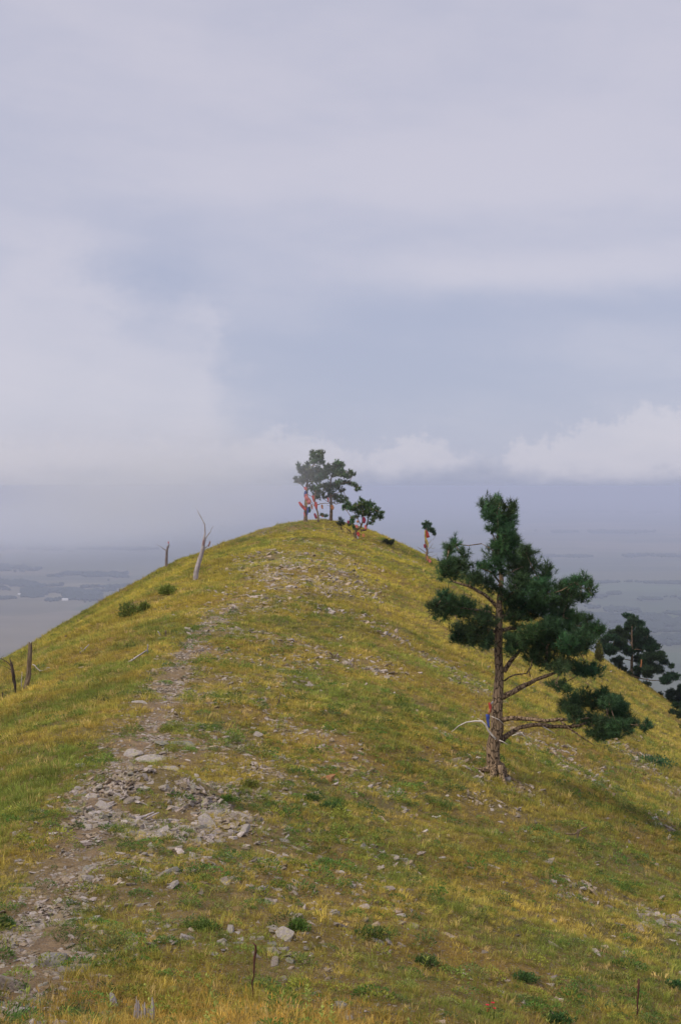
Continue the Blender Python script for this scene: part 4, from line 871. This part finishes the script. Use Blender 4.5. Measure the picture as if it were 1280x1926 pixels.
cloth('white knot of cloth above the red one on the large pine',[(228,236,10),(222,246,14),(214,254,8)],'white',Zb,Bp.y,-.24)
cloth('bright blue cloth hanging on the left of the large pine trunk',[(195,322,26),(195,360,28),(200,400,18),(205,412,8)],'blue',Zb,Bp.y,-.22)
B2=ground(1187,1266)
cloth('orange red cloth hanging in the shade of the skyline pine on the right',[(690,810,16),(688,860,20),(682,910,14)],'orange',Z3,B2.y,-.9)
B3=ground(368,1093)
cloth('faded red cloth tied near the fork of the tall grey dead tree',[(980,400,12),(978,430,18),(975,460,10)],'faded',Z4,B3.y,-.15)
cloth('faded pink cloth hanging right of the tall grey dead tree',[(1040,410,8),(1035,440,14),(1025,470,10)],'faded',Z4,B3.y,-.05)
B4=gb(312,max(20.,ground(312,1062).y))
cloth('small faded red strip on the forked top of the short skyline dead tree',[(622,420,10),(628,430,12),(624,445,8)],'red',Z4,B4.y,-.15)

# ------------------------------------------------------------------ SHRUBS (individual)
def shrub(pxy,rx,ry,label,colr,seed,n=260,leaf=None):
    B=ground(*pxy); m=B.y/F; a=rx*m*(1.25 if B.y<35 else 1.15); b=ry*m; R=np.random.default_rng(seed); ll=leaf or (max(.03,1.5*m) if B.y<35 else 4.0*m); n=n if B.y<35 else 1500
    u=R.normal(size=(n,3)); u/=np.linalg.norm(u,axis=1,keepdims=True); u[:,2]=np.abs(u[:,2]); r_=R.random((n,1))**.4
    P=u*r_*np.array([a,a*.8,b*(1.35 if B.y<35 else 2.6)]); lump=1+.3*np.sin(P[:,:1]*9/a)*np.cos(P[:,1:2]*7/a); P=P*lump
    d=u+np.array([0,0,.7])+R.normal(0,.35,(n,3)); d/=np.linalg.norm(d,axis=1,keepdims=True); s=np.cross(d,R.normal(size=(n,3))); s/=np.linalg.norm(s,axis=1,keepdims=True)
    V=np.stack([P,P+d*ll*.5+s*ll*.2,P+d*ll,P+d*ll*.5-s*ll*.2],1).reshape(-1,3); Fc=np.arange(len(V)).reshape(-1,4)
    C=np.repeat(np.array(colr)*np.array([1.35,1.15,.85])*R.normal(1,.3,(n,1)).clip(.4,1.7),4,axis=0)
    root=bpy.data.objects.new('green_shrub',None); COL.objects.link(root); root.location=B; tag(root,label,'shrub'); root.empty_display_size=.2
    obj('leaves',mk_mesh('leaves',V,Fc,M_LEAF,False,C),root); t=MB()
    for j in range(7):
        e=Vector(P[j*5]); t.tube([Vector((0,0,-.05)),e*.5+Vector((0,0,.02)),e],[.012,.008,.004],4)
    obj('stems',t.mesh('stems',M_BROWNW),root)
for i,a in enumerate([((243,1160),19,10,'dark green shrub, largest on the left slope',(.11,.17,.05)),((315,1118),14,6,'green shrub on the left slope uphill of the largest one',(.16,.23,.06)),((272,1150),9,6,'small green shrub just right of the largest left slope shrub',(.15,.21,.06)),
 ((425,1508),19,8,'rounded dark green shrub right of the stony mound',(.065,.14,.035)),((620,1522),20,9,'dark green shrub on the slope below the rusty red rock',(.055,.13,.05)),((585,1505),14,7,'green shrub left of the one below the rusty red rock',(.07,.14,.05)),
 ((1225,1440),36,7,'long blue-green low shrub patch on the right slope edge',(.05,.13,.075)),((760,1905),0,0,'',(0,0,0)),((1045,1922),26,10,'dark green shrub cut by the bottom edge at lower right',(.05,.12,.05)),((1100,1185),0,0,'',(0,0,0)),
 ((985,1845),20,9,'dark green shrub in the lower right foreground',(.06,.13,.055)),((700,1762),34,12,'dark green sprawling shrub in the middle foreground',(.07,.13,.045)),((800,1815),18,12,'rounded green shrub right of the sprawling foreground shrub',(.07,.135,.055)),
 ((560,1750),16,14,'bright green leafy shrub above the pale pointed slab',(.09,.18,.05)),((1265,1855),18,6,'low green shrub at the right edge of the foreground',(.05,.13,.06)),((8,1745),14,14,'green shrub at the left edge beside the footpath',(.06,.15,.05)),((380,1750),26,12,'bushy green plant left of the upright foreground stick',(.09,.16,.05)),((470,1480),16,9,'yellowish green shrub on the rubble right of the mound',(.13,.17,.05)),((1125,1245),6,14,'thin green shrub on the skyline left of the dark full pine',(.11,.13,.05))]):
    if a[1]: shrub(a[0],a[1],a[2],a[3],a[4],300+i,n=900)

# ------------------------------------------------------------------ FAR PLAIN: tree belts, farm buildings
def plainpt(px_,py_): d=330*F/(py_-915); return (px_-640)/F*d,d
R=np.random.default_rng(8); PT=[];SZ=[]
for (x0,y0,x1,y1,hw,dn) in ((-60,1072,95,1068,4,1),(90,1079,240,1083,3,1),(-40,1098,70,1102,6,1),(40,1112,215,1116,9,1.2),(130,1125,190,1125,3,1),(200,1112,260,1098,4,1),(-60,1122,30,1128,2,.5),(1090,1162,1340,1166,7,1.2),(1150,1178,1340,1184,9,1.2),(1180,1206,1340,1204,8,1),(1100,1128,1165,1118,3,1),(1200,1128,1340,1126,2,1),(1120,1095,1330,1098,1.5,.7),(700,1040,850,1038,1,.6),(930,1050,1340,1046,1.5,.5),(970,962,1340,966,1.5,.6),(1000,1000,1340,1003,1.2,.5),(-60,1030,300,1036,2,.6),(1100,1145,1200,1148,3,.7)):
    n=int((x1-x0)*hw*2*dn*4); ppx=R.uniform(x0,x1,n); ppy=(y0+y1)/2+(y1-y0)*(ppx-x0)/(x1-x0)*.5+R.normal(0,.62,n)*hw
    g_=fbm(ppx/34,ppy/2.6,211,5); k_=g_>-.10+.22*np.abs(ppy-(y0+y1)/2)/hw; ppx,ppy=ppx[k_],np.maximum(ppy[k_],945); n=len(ppx)
    d=330*F/(ppy-915); PT.append(np.stack([(ppx-640)/F*d,d,np.full(n,-330.)],-1)); SZ.append(R.uniform(4,8,n)*np.clip(d/5500,.8,2.6))
PT=np.concatenate(PT);SZ=np.concatenate(SZ);N=len(PT)
def lump(seed):
    bm=bmesh.new(); bmesh.ops.create_icosphere(bm,subdivisions=2,radius=1); R_=random.Random(seed)
    for v_ in bm.verts: v_.co*=R_.uniform(.75,1.15); v_.co.z=v_.co.z*.8+.7
    me=bpy.data.meshes.new('crown'); bm.to_mesh(me); bm.free(); me.materials.append(M_FAR); return me
M_FAR=mat_flat('far_foliage',(.028,.045,.034),scale=1)
scatter('distant_woodland',proto_col('crown_shape',[lump(i) for i in range(4)]),PT,np.stack([np.zeros(N),np.zeros(N),R.uniform(0,6.28,N)],-1),np.stack([SZ*R.uniform(.8,1.4,N),SZ,SZ*R.uniform(.7,1.1,N)],-1),np.ones((N,3)),R.integers(0,4,N))
M_BW=mat_flat('white_siding',(.78,.76,.74),var=.08); M_BR=mat_flat('grey_metal_roof',(.6,.6,.62),var=.1)
def barn(px_,py_,wpx,label):
    x_,d=plainpt(px_,py_); w=wpx*d/F; h=w*.22; l=w*.5
    root=bpy.data.objects.new('farm_building',None); COL.objects.link(root); root.location=(x_,d,-330); tag(root,label,'building')
    v=[(-w/2,-l/2,0),(w/2,-l/2,0),(w/2,l/2,0),(-w/2,l/2,0),(-w/2,-l/2,h),(w/2,-l/2,h),(w/2,l/2,h),(-w/2,l/2,h),(-w/2,0,h*1.7),(w/2,0,h*1.7)]
    obj('wall',mk_mesh('wall',np.array(v),[(0,1,5,4),(1,2,6,5),(2,3,7,6),(3,0,4,7),(4,7,8),(5,9,6)],M_BW),root)
    e=w*.03; v=[(-w/2-e,-l/2-e,h-e),(w/2+e,-l/2-e,h-e),(w/2+e,0,h*1.75),(-w/2-e,0,h*1.75),(-w/2-e,l/2+e,h-e),(w/2+e,l/2+e,h-e),(-w/2-e,0,h*1.75+e),(w/2+e,0,h*1.75+e),(-w/2-e,-l/2-e,h),(w/2+e,-l/2-e,h),(-w/2-e,l/2+e,h),(w/2+e,l/2+e,h)]
    obj('roof',mk_mesh('roof',np.array(v),[(8,9,7,6),(6,7,11,10),(0,3,2,1),(3,4,5,2),(0,1,9,8),(4,10,11,5),(0,8,6,3),(3,6,10,4),(1,2,7,9),(2,5,11,7)],M_BR),root)
    obj('door',box('door',(-w*.06,-l/2-w*.01,0),(w*.06,-l/2-w*.003,h*.8)),root).data.materials.append(M_BR)
barn(37,1119,7,'tiny pale farm building left of the dark woods, at the far left of the plain')
barn(122,1130,11,'long pale farm building below the dark woods on the left plain')
barn(1236,967,5,'tiny white farm building near the horizon on the right plain')
barn(984,999,3.5,'tiny white shed on the far plain above the large pine')

# small red flowers near the bottom right of centre
B=ground(922,1912); fr=bpy.data.objects.new('wildflower',None); COL.objects.link(fr); fr.location=B; tag(fr,'small plant with bright red flowers at the bottom edge right of centre','flower'); fr.empty_display_size=.1
M_RF=mat_flat('red_petal',(.55,.015,.05)); random.seed(4)
for j in range(5):
    q=Vector((random.uniform(-.05,.05),random.uniform(-.04,.04),random.uniform(.05,.13))); t=MB(); t.tube([Vector((q.x*.3,q.y*.3,-.02)),q],[.003,.002],4); obj('stem',t.mesh('stem',M_LEAF),fr)
    V=[];Fc=[]
    for a in range(5):
        an=a*1.257; b=len(V); c_,s_=math.cos(an),math.sin(an); V+=[(q.x,q.y,q.z),(q.x+c_*.014-s_*.008,q.y+s_*.014+c_*.008,q.z+.008),(q.x+c_*.024,q.y+s_*.024,q.z+.004),(q.x+c_*.014+s_*.008,q.y+s_*.014-c_*.008,q.z+.008)]; Fc.append((b,b+1,b+2,b+3))
    obj('bloom',mk_mesh('bloom',np.array(V),Fc,M_RF),fr)
print('GRASS',NG,'ROCKS',len(px),'WOOD',N)
